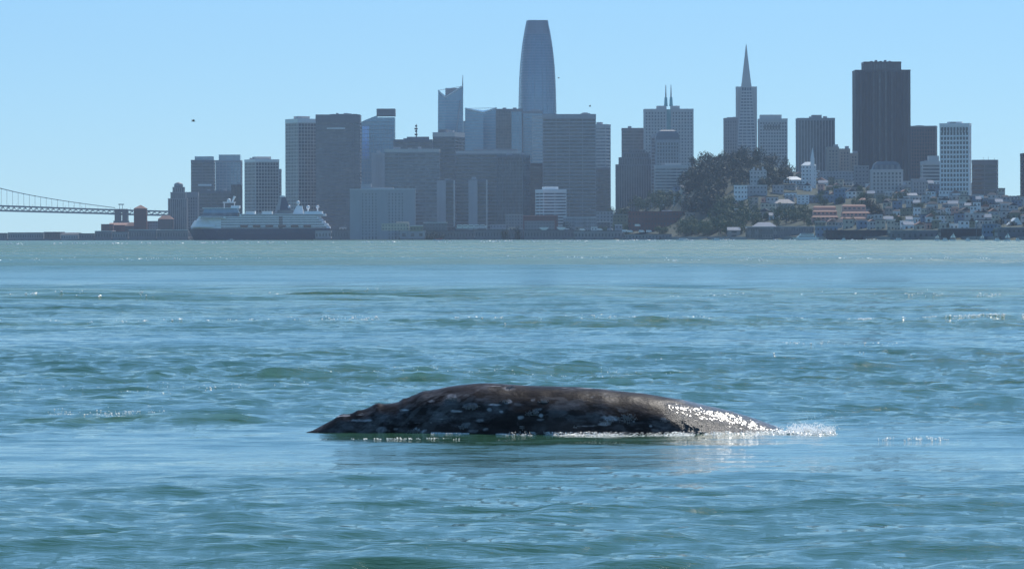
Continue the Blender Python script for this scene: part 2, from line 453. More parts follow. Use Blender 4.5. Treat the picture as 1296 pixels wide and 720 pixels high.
    q += [tuple(int(i) for i in idx[0][::-1]), tuple(int(i) for i in idx[-1])]
    me = bpy.data.meshes.new('body'); me.from_pydata(co.tolist(), [], q)
    me.shade_smooth(); me.update()
    at = me.attributes.new('wet', 'FLOAT', 'POINT'); at.data.foreach_set('value', wet.ravel().astype(np.float32))
    # pale scars and old barnacle scars, each where the animal carries it: (x, y as seen, width, height, strength)
    marks = [(571.6,501,14,6,.7),(545.5,507,7,3,.7),(590.7,500,10,4,.4),(624.8,511.8,12,2,1),(576.6,520,19,3,.9),(456,531,23,3,.8),(528.5,544.3,14,8,1),(482,543,20,6,.6),
             (500,542,8,4,.6),(586.6,537,12,6,.6),(594.7,513,16,8,.5),(618.7,518,6,4,.7),(613.7,542.7,9,4,.6),(556.6,524,15,3,.4),(544.5,534,4,2,.7),(643,491,12,5,.6),(643.7,507.5,9,4.5,1),
             (634,521,5,3,.8),(660,528,9,4.5,.8),(678,521,10,10,.6),(684,525,6,5,.8),(688,508,11,5,.6),(674,506,6,3,.6),(681,531,9,2,.6),(724,511,9,3,.4),(748.5,503,6,3,.6),
             (764.5,499,7,3,.5),(772.5,529.5,18,8,.95),(763.5,536,12,5,.95),(788.6,520,11,5,.4),(838.7,531,8,3.5,.8),(740,539.5,22,1.8,.4),(822.6,540,3,2,.9),(801.6,534,4,2,.7),
             (831,546,11,4,.4),(607,532,10,4,.6),(636,515,30,7,.2),(600,526,40,8,.2),(655,512,10,4,.4),(514,520,16,4,.3),(598,545,12,3,.5),(470,537,12,3,.4)]
    vx, vy, vz = XX, yy, zz
    ppx = 648 + vx/vy*F; ppy = HOR + (ppx-648)*ROLL + (CAM_H-vz)/vy*F
    q1 = vnoise(XX*9, arc*13, 44)-.5; q2 = vnoise(XX*23, arc*31, 45)-.5; q3 = vnoise(XX*31+5, arc*28, 46)
    pale = np.zeros_like(XX)
    for (mx_, my_, mw_, mh_, ms_) in marks:
        d_ = np.sqrt(((ppx-mx_)/(mw_*.62))**2 + ((ppy-my_)/(mh_*.62))**2) + 0.9*q1 + 0.55*q2
        pale = np.maximum(pale, ms_*np.clip((1.05-d_)/0.45, 0, 1)*(0.6+0.5*q3))
    # fine mottling, drawn out along the body
    fm = 0.5*vnoise(XX*3.2+3, arc*8, 47) + 0.3*vnoise(XX*8, arc*19, 48) + 0.2*vnoise(XX*21, arc*40, 49)
    pale = np.maximum(pale, 0.24*np.clip((fm-0.55)/0.10, 0, 1)*np.clip(vnoise(XX*1.1+8, arc*2+3, 50)*2.2-0.6, 0, 1))
    pale = np.clip(pale, 0, 1)**1.5*0.8*(np.cos(T) < 0.3)*(1-0.8*wet)
    pa_ = me.attributes.new('pale', 'FLOAT', 'POINT'); pa_.data.foreach_set('value', pale.ravel().astype(np.float32))
    mm = bpy.data.materials.new('whale_skin'); mm.use_nodes = True
    t = mm.node_tree; p = t.nodes['Principled BSDF']; L = t.links.new
    def node(k, **kw):
        o = t.nodes.new(k)
        for a, v in kw.items(): setattr(o, a, v)
        return o
    tc = node('ShaderNodeTexCoord')
    def noise(sc_, scale, det, rough=0.6, loc=(0,0,0)):
        mp = node('ShaderNodeMapping'); mp.inputs['Scale'].default_value = sc_; mp.inputs['Location'].default_value = loc
        nz = node('ShaderNodeTexNoise'); nz.inputs['Scale'].default_value = scale; nz.inputs['Detail'].default_value = det; nz.inputs['Roughness'].default_value = rough
        L(tc.outputs['Object'], mp.inputs[0]); L(mp.outputs[0], nz.inputs['Vector']); return nz
    def ramp(src, a, b, c0=0.0, c1=1.0):
        r = node('ShaderNodeMapRange'); r.inputs[1].default_value = a; r.inputs[2].default_value = b
        r.inputs[3].default_value = c0; r.inputs[4].default_value = c1; L(src, r.inputs[0]); return r.outputs[0]
    def mix(f, a, b):
        x = node('ShaderNodeMix', data_type='RGBA')
        L(f, x.inputs[0])
        for s, v in ((6, a), (7, b)):
            if isinstance(v, tuple): x.inputs[s].default_value = (*v, 1)
            else: L(v, x.inputs[s])
        return x.outputs[2]
    base = mix(ramp(noise((0.6,1.6,1.6), 2.2, 6).outputs[0], 0.35, 0.7), (0.013,0.0095,0.010), (0.042,0.034,0.034))
    # rusty brown along the spine
    sp = node('ShaderNodeSeparateXYZ'); L(tc.outputs['Object'], sp.inputs[0])
    spine = ramp(sp.outputs['Z'], 0.52, 0.78)
    sm = node('ShaderNodeMath', operation='MULTIPLY'); L(spine, sm.inputs[0]); L(ramp(noise((1,1,1), 3.5, 5).outputs[0], 0.4, 0.65, 0, 0.7), sm.inputs[1])
    base = mix(sm.outputs[0], base, (0.045, 0.030, 0.027))
    # pale mottling, drawn out along the body
    mot = node('ShaderNodeMath', operation='MULTIPLY')
    L(ramp(noise((0.6,1,1.4), 4.5, 10, 0.72).outputs[0], 0.47, 0.66), mot.inputs[0])
    L(ramp(noise((0.7,1,1), 1.3, 3, 0.5, (3.1,0,0)).outputs[0], 0.40, 0.60, 0.04, 0.45), mot.inputs[1])
    base = mix(mot.outputs[0], base, (0.23, 0.21, 0.225))
    # bright scars and scratches
    sc1 = ramp(noise((0.28,1,3.4), 3.3, 4, 0.55, (7.7,0,2)).outputs[0], 0.665, 0.72)
    base = mix(sc1, base, (0.5, 0.48, 0.5))
    vo = node('ShaderNodeTexVoronoi'); vo.inputs['Scale'].default_value = 3.4
    mp = node('ShaderNodeMapping'); mp.inputs['Scale'].default_value = (0.75,1,1.3)
    nzv = noise((1,1,1), 14, 3)
    va = node('ShaderNodeVectorMath', operation='MULTIPLY_ADD'); va.inputs[1].default_value = (0.14,0.14,0.14)
    L(nzv.outputs['Color'], va.inputs[0]); L(tc.outputs['Object'], va.inputs[2]); L(va.outputs[0], mp.inputs[0]); L(mp.outputs[0], vo.inputs['Vector'])
    spot = ramp(vo.outputs['Distance'], 0.12, 0.20, 1, 0)
    pick = node('ShaderNodeSeparateColor'); L(vo.outputs['Color'], pick.inputs[0])
    sm2 = node('ShaderNodeMath', operation='MULTIPLY'); L(spot, sm2.inputs[0]); L(ramp(pick.outputs[0], 0.75, 1.0, 0, 0.3), sm2.inputs[1])
    base = mix(sm2.outputs[0], base, (0.48, 0.46, 0.48))
    pat = node('ShaderNodeAttribute', attribute_name='pale')
    base = mix(pat.outputs['Fac'], base, (0.44, 0.42, 0.44))
    L(base, p.inputs['Base Color'])
    wa = node('ShaderNodeAttribute', attribute_name='wet')
    L(ramp(wa.outputs['Fac'], 0, 1, 0.34, 0.35), p.inputs['Roughness'])
    L(ramp(wa.outputs['Fac'], 0, 1, 0.0, 0.5), p.inputs['Coat Weight']); p.inputs['Coat Roughness'].default_value = 0.12
    L(ramp(wa.outputs['Fac'], 0, 1, 0.35, 0.6), p.inputs['Specular IOR Level']); L(ramp(wa.outputs['Fac'], 0, 1, 1.10, 1.42), p.inputs['IOR'])
    b1 = node('ShaderNodeBump'); b1.inputs['Distance'].default_value = 0.012; b1.inputs['Strength'].default_value = 0.5
    L(noise((0.7,1,1.3), 22, 6, 0.65).outputs[0], b1.inputs['Height'])
    b2 = node('ShaderNodeBump'); b2.inputs['Distance'].default_value = 0.04; L(wa.outputs['Fac'], b2.inputs['Strength'])
    L(noise((1,1,1), 70, 3, 0.6).outputs[0], b2.inputs['Height']); L(b1.outputs[0], b2.inputs['Normal']); L(b2.outputs[0], p.inputs['Normal'])
    me.materials.append(mm)
    root = thing('grey_whale', 'dark mottled whale back arching out of the water beside a splash', 'whale', (X(700,Y0), Y0, 0))
    link('body', me, root)
    # tail flukes, under the surface
    fl = MB(); x0 = -X(700,Y0) + X_[0]
    for s in (-1, 1):
        a = [(x0+0.55, 0, -1.38), (x0-0.25, 0, -1.38), (x0-0.55, s*0.5, -1.36), (x0-0.62, s*1.2, -1.34), (x0-0.1, s*0.75, -1.35)]
        a = a if s > 0 else a[::-1]
        fl.frustum([(q[0], q[1], q[2]-0.05) for q in a][::-1], [(q[0], q[1], q[2]+0.05) for q in a][::-1])
    fl.build('flukes', mm, root)
    # clusters of barnacles standing proud of the skin
    bm = mat('barnacle_shell', (0.18, 0.17, 0.175), 0.8, 0.25, 20)
    bars = [(793,530,17,12),(768,534,13,6),(522,546,14,7),(639,508,8,5),(674,523,13,8),(571,505,13,6),(645,490,11,4),(596,515,16,7),(585,540,10,6),(727,541,5,4),(842,534,8,3),(688,509,9,5),(660,541,6,4)]
    rr = random.Random(4)
    for (bx, by, bw, bh) in bars:
        b_ = MB()
        for k in range(int(14+bw*bh*0.6)):
            qx = bx + rr.gauss(0, bw*0.3); qy = by + rr.gauss(0, bh*0.2)
            # point on the skin on the camera's side
            xw = X(qx, Y0-0.8); i = int(np.clip(np.searchsorted(X_, xw), 0, n-1))
            best = None
            for s in np.linspace(0.02, 1.5, 60):
                yv = Y0 - Wd[i]*math.cos(s); zv = Zt[i]-Hh[i]+Hh[i]*math.sin(s)**float(e[i,0])
                d_ = abs(Z(qx, qy, yv) - zv)
                if best is None or d_ < best[0]: best = (d_, yv, zv, s)
            _, yv, zv, s = best
            nrm = Vector((0, -math.cos(s), math.sin(s)))
            c = Vector((xw - X(700,Y0), yv-Y0, zv)) + nrm*0.002
            r_ = rr.uniform(0.005, 0.012)
            b_.tube(tuple(c), tuple(c+nrm*rr.uniform(0.008,0.016)), r_, r_*0.45, 6)
        b_.build('barnacle_patch', bm, root, kind='stuff')
    return root, X_, Zt, Wd, Hh
whale, WX, WZt, WW, WH = make_whale()

def foam_glint_material():
    m = bpy.data.materials.new('white_foam_glint'); m.use_nodes = True
    p = m.node_tree.nodes['Principled BSDF']
    p.inputs['Base Color'].default_value = (0.93, 0.95, 0.95, 1)
    p.inputs['Roughness'].default_value = 0.35
    p.inputs['Subsurface Weight'].default_value = 1.0      # froth lets the sun behind it through
    p.inputs['Subsurface Radius'].default_value = (1, 1, 1)
    p.inputs['Subsurface Scale'].default_value = 0.06
    return m
FOAM_GLINT = foam_glint_material()
def drop_material():
    m = bpy.data.materials.new('splashed_water'); m.use_nodes = True
    p = m.node_tree.nodes['Principled BSDF']
    p.inputs['Base Color'].default_value = (0.50, 0.60, 0.60, 1)
    p.inputs['Roughness'].default_value = 0.08
    p.inputs['IOR'].default_value = 1.333
    return m
DROP = drop_material()
OCT = [(0,2,4),(2,1,4),(1,3,4),(3,0,4),(2,0,5),(1,2,5),(3,1,5),(0,3,5)]
def blobs(pts, name, m, label, cat):
    """pts: (x,y,z,rx,ry,rz) little lumps of froth or glint flecks, joined: nobody could count them"""
    v, f = [], []
    rr = random.Random(5)
    for (x, y, z, rx, ry, rz) in pts:
        n = len(v); a = rr.uniform(0, 3.14); c, s = math.cos(a), math.sin(a); tl = rr.uniform(-.5, .5)
        for (dx, dy, dz) in ((1,0,0),(-1,0,0),(0,1,0),(0,-1,0),(0,0,1),(0,0,-1)):
            ex, ey = dx*rx*rr.uniform(.7,1.2), dy*ry*rr.uniform(.7,1.2)
            v.append((x+ex*c*1.0-ey*s*0.3, y+ex*s*0.3+ey*c, z+dz*rz*rr.uniform(.7,1.2)+tl*rx*dx*.4))
        f += [tuple(n+i for i in t) for t in OCT]
    me = bpy.data.meshes.new(name); me.from_pydata(v, [], f); me.materials.append(m); me.update()
    o = link(name, me, kind='stuff'); tag(o, label, cat); return o
rr = random.Random(12)
def waterline_y(x):
    i = int(np.clip(np.searchsorted(WX, x), 0, len(WX)-1))
    zc = WZt[i]-WH[i]
    q = (0.0-zc)/WH[i]
    if q >= 1: return WHY
    return WHY - WW[i]*math.sqrt(max(0, 1-q*q))
pts = []
for k in range(9000):
    px = rr.choice([rr.uniform(398, 470), rr.uniform(540, 640), rr.uniform(640, 800), rr.uniform(800, 1010), rr.uniform(840, 1030), rr.gauss(688, 7)])
    x = X(px, 65.6); yl = waterline_y(x)
    sp = 0.04 + (0.30 if px > 640 else 0.10)*abs(rr.gauss(0, 0.7))
    if px > 840: sp *= 1.5
    y = yl - sp + 0.06
    clump = 0.6*float(vnoise(np.array([x*2.1]), np.array([y*2.3]), 51)[0]) + 0.4*float(vnoise(np.array([x*7.1]), np.array([y*6.0]), 52)[0])
    if clump < (0.56 if px < 640 else 0.48) or (px < 480 and sp > 0.1): continue
    s = rr.uniform(0.002, 0.007)*(0.5+clump)
    lift = 0.05*rr.random()**3*(1 if px > 640 else 0.3)
    pts.append((x, y, wz(x, y)+lift, s*rr.uniform(1.5, 5), s*2.2, s*0.6))
blobs(pts, 'foam_fringe', FOAM_GLINT, 'broken white foam fringe along the near waterline of the whale', 'foam')
pts = []
for k in range(60):                        # torn fingers of water thrown up where the back goes under
    px0 = rr.choice([rr.uniform(985, 1052), rr.gauss(1036, 9), rr.gauss(1008, 10)])
    hj = (0.06+0.17*rr.random()**1.3)*math.exp(-((px0-1022)/30)**2)
    lean = rr.gauss(0.05, 0.12); y0 = 66.0+rr.gauss(0, 0.2)
    for q in range(int(14+hj*150)):
        t = rr.random(); x = X(px0, 66.3) + lean*t + rr.gauss(0, .018*(1+t)); y = y0 + rr.gauss(0, .02)
        s = rr.uniform(0.004, 0.012)*(1.35-t)
        pts.append((x, y, wz(x, y) + hj*t*(1-0.15*t), s, s, s*rr.uniform(1, 2.4)))
for k in range(1700):                      # low froth at its foot
    px = rr.choice([rr.uniform(880, 1055), rr.uniform(980, 1050)]); x = X(px, 66.1); y = 65.75 + rr.gauss(0, .25)
    if float(vnoise(np.array([x*5.0]), np.array([y*5]), 63)[0]) < .4: continue
    s = rr.uniform(.005, .013); pts.append((x, y, wz(x, y)+rr.random()**2*.035, s*rr.uniform(1, 3), s*1.8, s*.8))
for k in range(120):
    px = rr.gauss(1035, 30); x = X(px, 66.2); h = abs(rr.gauss(0, 0.14)); s = rr.uniform(.003, .006)
    pts.append((x, 66.2+rr.gauss(0,.2), 0.03+h, s, s, s*1.3))
blobs(pts, 'splash', FOAM_GLINT, 'white splash of spray thrown up at the right end of the whale', 'splash')
pts = []
for k in range(900):                       # strings of froth further off on the water
    c = rr.choice([(1160, 558.5, 40, 1.0), (165, 523, 45, 3.0), (290, 527, 22, 1.6), (500, 556, 70, 0.8), (920, 551, 60, 2)])
    px = rr.gauss(c[0], c[2]*.6); py = c[1] + rr.gauss(0, c[3]*.7)
    D = CAM_H*F/(py-hor(px)); x = X(px, D)
    if D < 64.9 and 395 < px < 1000 and py < 551: continue
    if float(vnoise(np.array([px/6.0]), np.array([py/1.5]), 71)[0]) < 0.45: continue
    s = rr.uniform(0.003, 0.009)
    pts.append((x, D, wz(x, D)+0.004, s*rr.uniform(1,2.5), s*2, s*.7))
blobs(pts, 'froth_flecks', FOAM_GLINT, 'thin strings of white froth flecks on the water beside the whale', 'froth')

pts = []  # sun glints on the crests, modelled as small white flecks
for (n_, pa_, pb_, py_, sy_, th_) in ((900, 1085, 1310, 410.5, 2.0, .35), (420, -20, 480, 405, 2.5, .5), (300, -20, 480, 374.5, 2.2, .55), (420, 480, 1085, 409, 2.5, .5), (520, 800, 1310, 376.5, 2.3, .5),
                                (200, 780, 1310, 331, 1.4, .5), (160, -20, 780, 326, 1.5, .5), (120, 380, 860, 476, 5.0, .5), (60, -20, 1310, 462, 12, .5), (90, 980, 1200, 437, 3, .5), (110, -20, 400, 492, 4, .5), (150, 60, 210, 521.5, 3.2, .35), (90, 255, 320, 525.5, 2.5, .35), (500, -20, 1310, 305.8, 0.8, .4)):
    for k in range(int(n_*2.2)):
        px = rr.uniform(pa_, pb_); py = py_ + rr.gauss(0, sy_*.5) + 1.2*math.sin(px/90.0)*(sy_ > 1.9)
        if float(vnoise(np.array([px/14.0]), np.array([py/3.0]), 91)[0]) < th_: continue
        D = CAM_H*F/(py-hor(px)); x = X(px, D)
        s = D/F*rr.choice([.5, .6, .8, 1.15])*(.7 if D < 100 else 1)
        zc = wz(x, D, D*(.0034 if D < 330 else .0075))
        if D < 330 and zc < -0.01: continue
        pts.append((x, D, zc+s*.6, s*rr.uniform(1, 2.2), s, s*rr.uniform(.5, .9)))
blobs(pts, 'glint_flecks', FOAM_GLINT, 'white flecks in place of sun glints on crests of the rough bands behind the whale', 'glint_flecks')

# ------------------------------------------------------------------ land
HILL = [(-400,297),(0,297),(560,297),(700,294),(760,286),(800,270),(830,258),(860,240),(878,214),(900,208),(930,205),(960,206),(985,216),
        (1010,222),(1050,229),(1100,233),(1150,236),(1200,241),(1250,249),(1296,256),(1500,262),(1900,270)]
def shore(px): return float(np.interp(px, [-600, 0, 650, 1000, 1296, 2000], [6400, 5450, 4340, 3500, 2750, 1800]))
def shore_np(px): return np.interp(px, [-600, 0, 650, 1000, 1296, 2000], [6400, 5450, 4340, 3500, 2750, 1800])
_hx = [h[0] for h in HILL]; _hy = [h[1] for h in HILL]
def land_np(x, y):
    px = 648 + x/np.maximum(y, 100)*F
    s = shore_np(px)
    g = np.interp(px, _hx, _hy)
    run = np.interp(px, [-400, 700, 880, 950, 1050, 1296], [1200, 900, 560, 620, 1000, 1300])
    dh = s + run
    top = np.maximum(CAM_H + (HOR + (px-648)*ROLL - g)/F*dh - 2.2, 0)
    t = np.clip((y - s - 40)/(run - 40), 0, 1)
    t = t*t*(3-2*t)*0.5 + t*0.5
    back = np.clip(1 - (y-dh-400)/2500, 0.35, 1)
    z = 2.2 + top*t*back
    bumps = (vnoise(x/90+5, y/90, 81)-0.5)*np.minimum(top, 12)*0.25*t
    edge = np.clip((y - s)/6.0, 0, 1)
    return (z+bumps)*edge + (-1.5)*(1-edge)
def land_z(x, y): return float(land_np(np.array([x], float), np.array([y], float))[0])
def make_land():
    ys = np.concatenate([np.arange(1800, 5600, 16.0), np.arange(5600, 9001, 200.0)])
    xs = np.arange(-2600, 2601, 17.0)
    xx, yy = np.meshgrid(xs, ys)
    px = 648 + xx/yy*F
    # the first row of dry land follows the seawall line
    zz = land_np(xx, yy)
    zz = np.where((px < -500), -1.5, zz)
    co = np.stack([xx, yy, zz], -1).reshape(-1, 3)
    nr, nc = xx.shape; idx = np.arange(nr*nc).reshape(nr, nc)
    q = np.stack([idx[:-1,:-1], idx[:-1,1:], idx[1:,1:], idx[1:,:-1]], -1).reshape(-1, 4)
    zq = zz.ravel()[q].max(axis=1); q = q[zq > -1.4]
    me = bpy.data.meshes.new('ground'); me.from_pydata(co.tolist(), [], q.tolist()); me.shade_smooth(); me.update()
    m = bpy.data.materials.new('hillside_ground'); m.use_nodes = True
    n = m.node_tree; p = n.nodes['Principled BSDF']; p.inputs['Roughness'].default_value = 0.95
    tc = n.nodes.new('ShaderNodeTexCoord'); nz = n.nodes.new('ShaderNodeTexNoise'); nz.inputs['Scale'].default_value = 0.035; nz.inputs['Detail'].default_value = 8
    cr = n.nodes.new('ShaderNodeValToRGB')
    cr.color_ramp.elements[0].position = 0.35; cr.color_ramp.elements[0].color = (0.018, 0.032, 0.014, 1)
    cr.color_ramp.elements[1].position = 0.65; cr.color_ramp.elements[1].color = (0.045, 0.055, 0.032, 1)
    n.links.new(tc.outputs['Object'], nz.inputs['Vector']); n.links.new(nz.outputs[0], cr.inputs[0]); n.links.new(cr.outputs[0], p.inputs['Base Color'])
    me.materials.append(m)
    link('ground', me, kind='structure')
make_land()
def ground_hit(px, py):
    """distance at which the sight line through (px, py) meets the slope"""
    s = shore(px); lo = None
    for k in range(0, 90):
        D = s + 45 + k*18
        if land_z(X(px, D), D) >= Z(px, py, D): return D
    return s + 45 + 90*18

# seawall and road along the shore
sw = MB()
pxs = list(range(-40, 1340, 12))
for a, b in zip(pxs[:-1], pxs[1:]):
    Da, Db = shore(a)-3, shore(b)-3
    xa, xb = X(a, Da), X(b, Db)
    sw.frustum([(xa,Da,-1.2),(xb,Db,-1.2),(xb,Db+7,-1.2),(xa,Da+7,-1.2)], [(xa,Da+0.6,2.5),(xb,Db+0.6,2.5),(xb,Db+7,2.5),(xa,Da+7,2.5)])
o_ = sw.build('seawall', M['char']); tag(o_, kind='structure')
rd = MB()
for a, b in zip(pxs[:-1], pxs[1:]):
    Da, Db = shore(a)+14, shore(b)+14
    xa, xb = X(a, Da), X(b, Db)
    rd.quad((xa,Da,2.62),(xb,Db,2.62),(xb,Db+16,2.62),(xa,Da+16,2.62))
o_ = rd.build('waterfront_road', M['asphalt']); tag(o_, kind='structure')

# ------------------------------------------------------------------ tall buildings
def facade(root, w, d, z0, z1, wall, glz, floor=3.9, bay=3.4, pier=0.9, band=1.3, style='grid', cap=2.2, x0=None, y0=None, name='glazing', wallname='facade_frame', capm=None):
    """glass core; spandrel slabs and piers stand proud of it (too fine in the photo to pick apart one by one)"""
    cx = 0 if x0 is None else x0; cy = 0 if y0 is None else y0
    a, b = w/2, d/2
    g = MB(); g.box(cx-a+0.35, cx+a-0.35, cy-b+0.35, cy+b-0.35, z0, z1-0.1)
    g.build(name, glz, root)
    f = MB()
    nf = max(1, int((z1-z0)/floor))
    if style in ('grid', 'bands', 'glass', 'punch'):
        bh = band if style != 'glass' else 0.35
        for k in range(nf):
            z = z1 - cap - (k+1)*floor + (floor-bh)
            if z < z0: break
            o = 0.0 if style != 'bands' else 0.12
            f.box(cx-a-o, cx+a+o, cy-b-o, cy+b+o, z, z+bh)
    if style in ('grid', 'fins', 'glass', 'punch', 'bands'):
        pw = {'grid': pier, 'fins': pier, 'glass': 0.25, 'punch': pier*1.6, 'bands': pier*0.5}[style]
        st = bay if style != 'bands' else bay*4
        o = 0.12 if style != 'bands' else 0.06
        nb = max(1, round(w/st))
        for sx in (-1, 1):
            for sy in (-1, 1):
                x, y = cx+sx*(a-pw/2), cy+sy*(b-pw/2)
                f.box(x-pw/2-o, x+pw/2+o, y-pw/2-o-.02, y+pw/2+o+.02, z0, z1-0.3)
        for i in range(1, nb):
            x = cx - a + pw/2 + i*(w-pw)/nb
            f.box(x-pw/2, x+pw/2, cy-b-o, cy+b+o, z0, z1-0.3)
        nb = max(1, round(d/st))
        for i in range(1, nb):
            y = cy - b + pw/2 + i*(d-pw)/nb
            f.box(cx-a-o+0.01, cx+a+o-0.01, y-pw/2, y+pw/2, z0, z1-0.35)
    f.build(wallname, wall, root, kind='stuff')
    c = MB(); c.box(cx-a-0.25, cx+a+0.25, cy-b-0.25, cy+b+0.25, z1-cap, z1)
    c.build('parapet', M[capm] if capm else wall, root)

def roof_plant(root, w, d, z, m, seed, n=4):
    r_ = random.Random(seed)
    for k in range(n):
        b_ = MB(); bw, bd, bh = r_.uniform(2.5, 6), r_.uniform(3, 7), r_.uniform(1.2, 3.0)
        x, y = r_.uniform(-w*.35, w*.35), r_.uniform(-d*.3, d*.3)
        b_.box(x-bw/2, x+bw/2, y-bd/2, y+bd/2, z, z+bh)
        b_.build('rooftop_unit', m, root)

def frame_of(L, Rr, D, split=None, theta=0.0, depth=None):
    """footprint from the photo: returns (centre x, centre y, width, depth, rotation)"""
    if split is None:
        w0 = (Rr-L)/F*D
        d = depth if depth else max(18.0, min(45.0, w0*0.8))
        if Rr < 648: Rr = 648-(648-Rr)*(D+d)/D
        if L > 648: L = 648+(L-648)*(D+d)/D
        return X((L+Rr)/2, D), D+d/2, (Rr-L)/F*D, d, 0.0
    th = R(theta)
    wl = (split-L)/F*D/math.cos(th); wr = (Rr-split)/F*D/math.sin(th)
    # u: along the left face to its left end, v: along the right face to its right end
    cx = X(split, D) + (-math.cos(th)*wl + math.sin(th)*wr)/2
    cy = D + (math.sin(th)*wl + math.cos(th)*wr)/2
    return cx, cy, wl, wr, -th

_k = 0
def tower(L, Rr, top, D, label, wall, glz, style='grid', split=None, theta=0.0, depth=None, pent=(), plant=3, name='office_tower', cat='tower', base=None, **kw):
    global _k; _k += 1
    cx, cy, w_, d_, rz = frame_of(L, Rr, D, split, theta, depth)
    gz = max(0.5, land_z(cx, cy) - 3) if base is None else base
    zt = Z((L+Rr)/2, top, D)
    root = thing(name, label, cat, (cx, cy, gz), rz)
    h = zt-gz
    facade(root, w_, d_, 0, h, M[wall], M[glz], style=style, **kw)
    for (pl, pr, pt) in pent:
        p_ = MB(); xl, xr = X(pl, D)-cx, X(pr, D)-cx
        if split is not None: xl, xr = xl*0.8, xr*0.8
        p_.box(max(xl, -w_/2+0.6), min(xr, w_/2-0.6), -d_*0.3, d_*0.3, h-0.3, Z((pl+pr)/2, pt, D)-gz)
        p_.build('penthouse', M[wall], root)
    if plant: roof_plant(root, w_, d_, h-0.2, M['grey'], _k, plant)
    return root, cx, cy, w_, d_, gz, h

def mast(root, x, y, z0, z1, r=0.35, m='grey'):
    MB().tube((x, y, z0), (x, y, z1), r, r*0.4, 5).build('mast', M[m], root)

# --- left cluster
def deco():
    D = 5300
    r_ = thing('apartment_tower', 'stepped grey art deco tower with small domed top beside the bridge end', 'tower', (X(225, D), D+14, 1))
    hz_ = lambda py: Z(225, py, D)-1
    for i, (l, rr_, t) in enumerate(((212.5,236,249),(215.5,234.5,241),(218,232.5,234.5))):
        w_ = (rr_-l)/F*D; c_ = X((l+rr_)/2, D)-X(225, D)
        z0 = 0 if i == 0 else hz_((249,241,234.5)[i-1])
        facade(r_, w_, w_*0.9, z0, hz_(t), M['mid'], M['g_mid'], style='fins', bay=2.6, pier=1.1, cap=1.2, x0=c_)
    MB().lathe([(5.5, hz_(234.5)), (5.5, hz_(231.5)), (4.6, hz_(230)), (2.8, hz_(229)), (0.5, hz_(228.3))], cx=0, n=12).build('dome', M['mid'], r_, smooth=True)
deco()
tower(231, 252, 241, 5420, 'low grey block with a pale parapet band right of the domed tower', 'mid', 'g_mid', style='punch', cap=5.5, plant=0)
r_, *q = tower(242, 272.5, 200.5, 5600, 'dark green glass tower with a pale sign strip, leftmost tall tower', 'char', 'g_dark', style='bands', band=1.6, plant=0)
MB().box(X(246.5,5600)-q[0], X(269.5,5600)-q[0], -10, 10, q[5]-0.3, Z(258,196,5600)-q[4]).build('crown', M['g_pale'], r_)
MB().box(X(251,5600)-q[0], X(268,5600)-q[0], -q[3]/2-0.8, -q[3]/2-0.3, Z(258,233.5,5600)-q[4], Z(258,231.2,5600)-q[4]).build('sign', M['line'], r_)
r_, *q = tower(273, 307, 201, 5750, 'pale blue glass twin-bay tower with a lighter glass crown', 'grey', 'g_pale', style='grid', pier=0.7, band=0.9, bay=5, plant=0)
MB().box(X(277,5750)-q[0], X(304,5750)-q[0], -12, 12, q[5]-0.3, Z(290,194,5750)-q[4]).build('crown', M['g_pale'], r_)
tower(252, 300, 239.5, 5200, 'low dark block behind the cruise ship under the pale glass tower', 'char', 'g_dark', style='bands', plant=2, name='office_block', cat='building')
tower(293, 306.5, 232, 5150, 'narrow dark stepped block beside the grid tower behind the ship', 'dark', 'g_dark', style='fins', plant=1, name='office_block', cat='building')
tower(308, 352.5, 200, 5050, 'square concrete grid tower behind the funnel of the cruise ship', 'pale', 'g_dark', style='grid', split=323.5, theta=62, pent=((321,339,196.5),), bay=3.8, pier=0.8, band=1.1, cap=3, capm='white')
tower(349, 356.5, 212.5, 5300, 'thin dark sliver of a building right of the square grid tower', 'mid', 'g_dark', style='bands', plant=1, depth=16)
tower(360, 401, 149, 4900, 'tall pale grid residential tower with bay windows left of the dark slab', 'pale', 'g_mid', style='grid', split=377.5, theta=60, pent=((374,391,145.5),), bay=3.9, pier=0.7, band=1.0, cap=4.5, capm='white', name='apartment_tower')
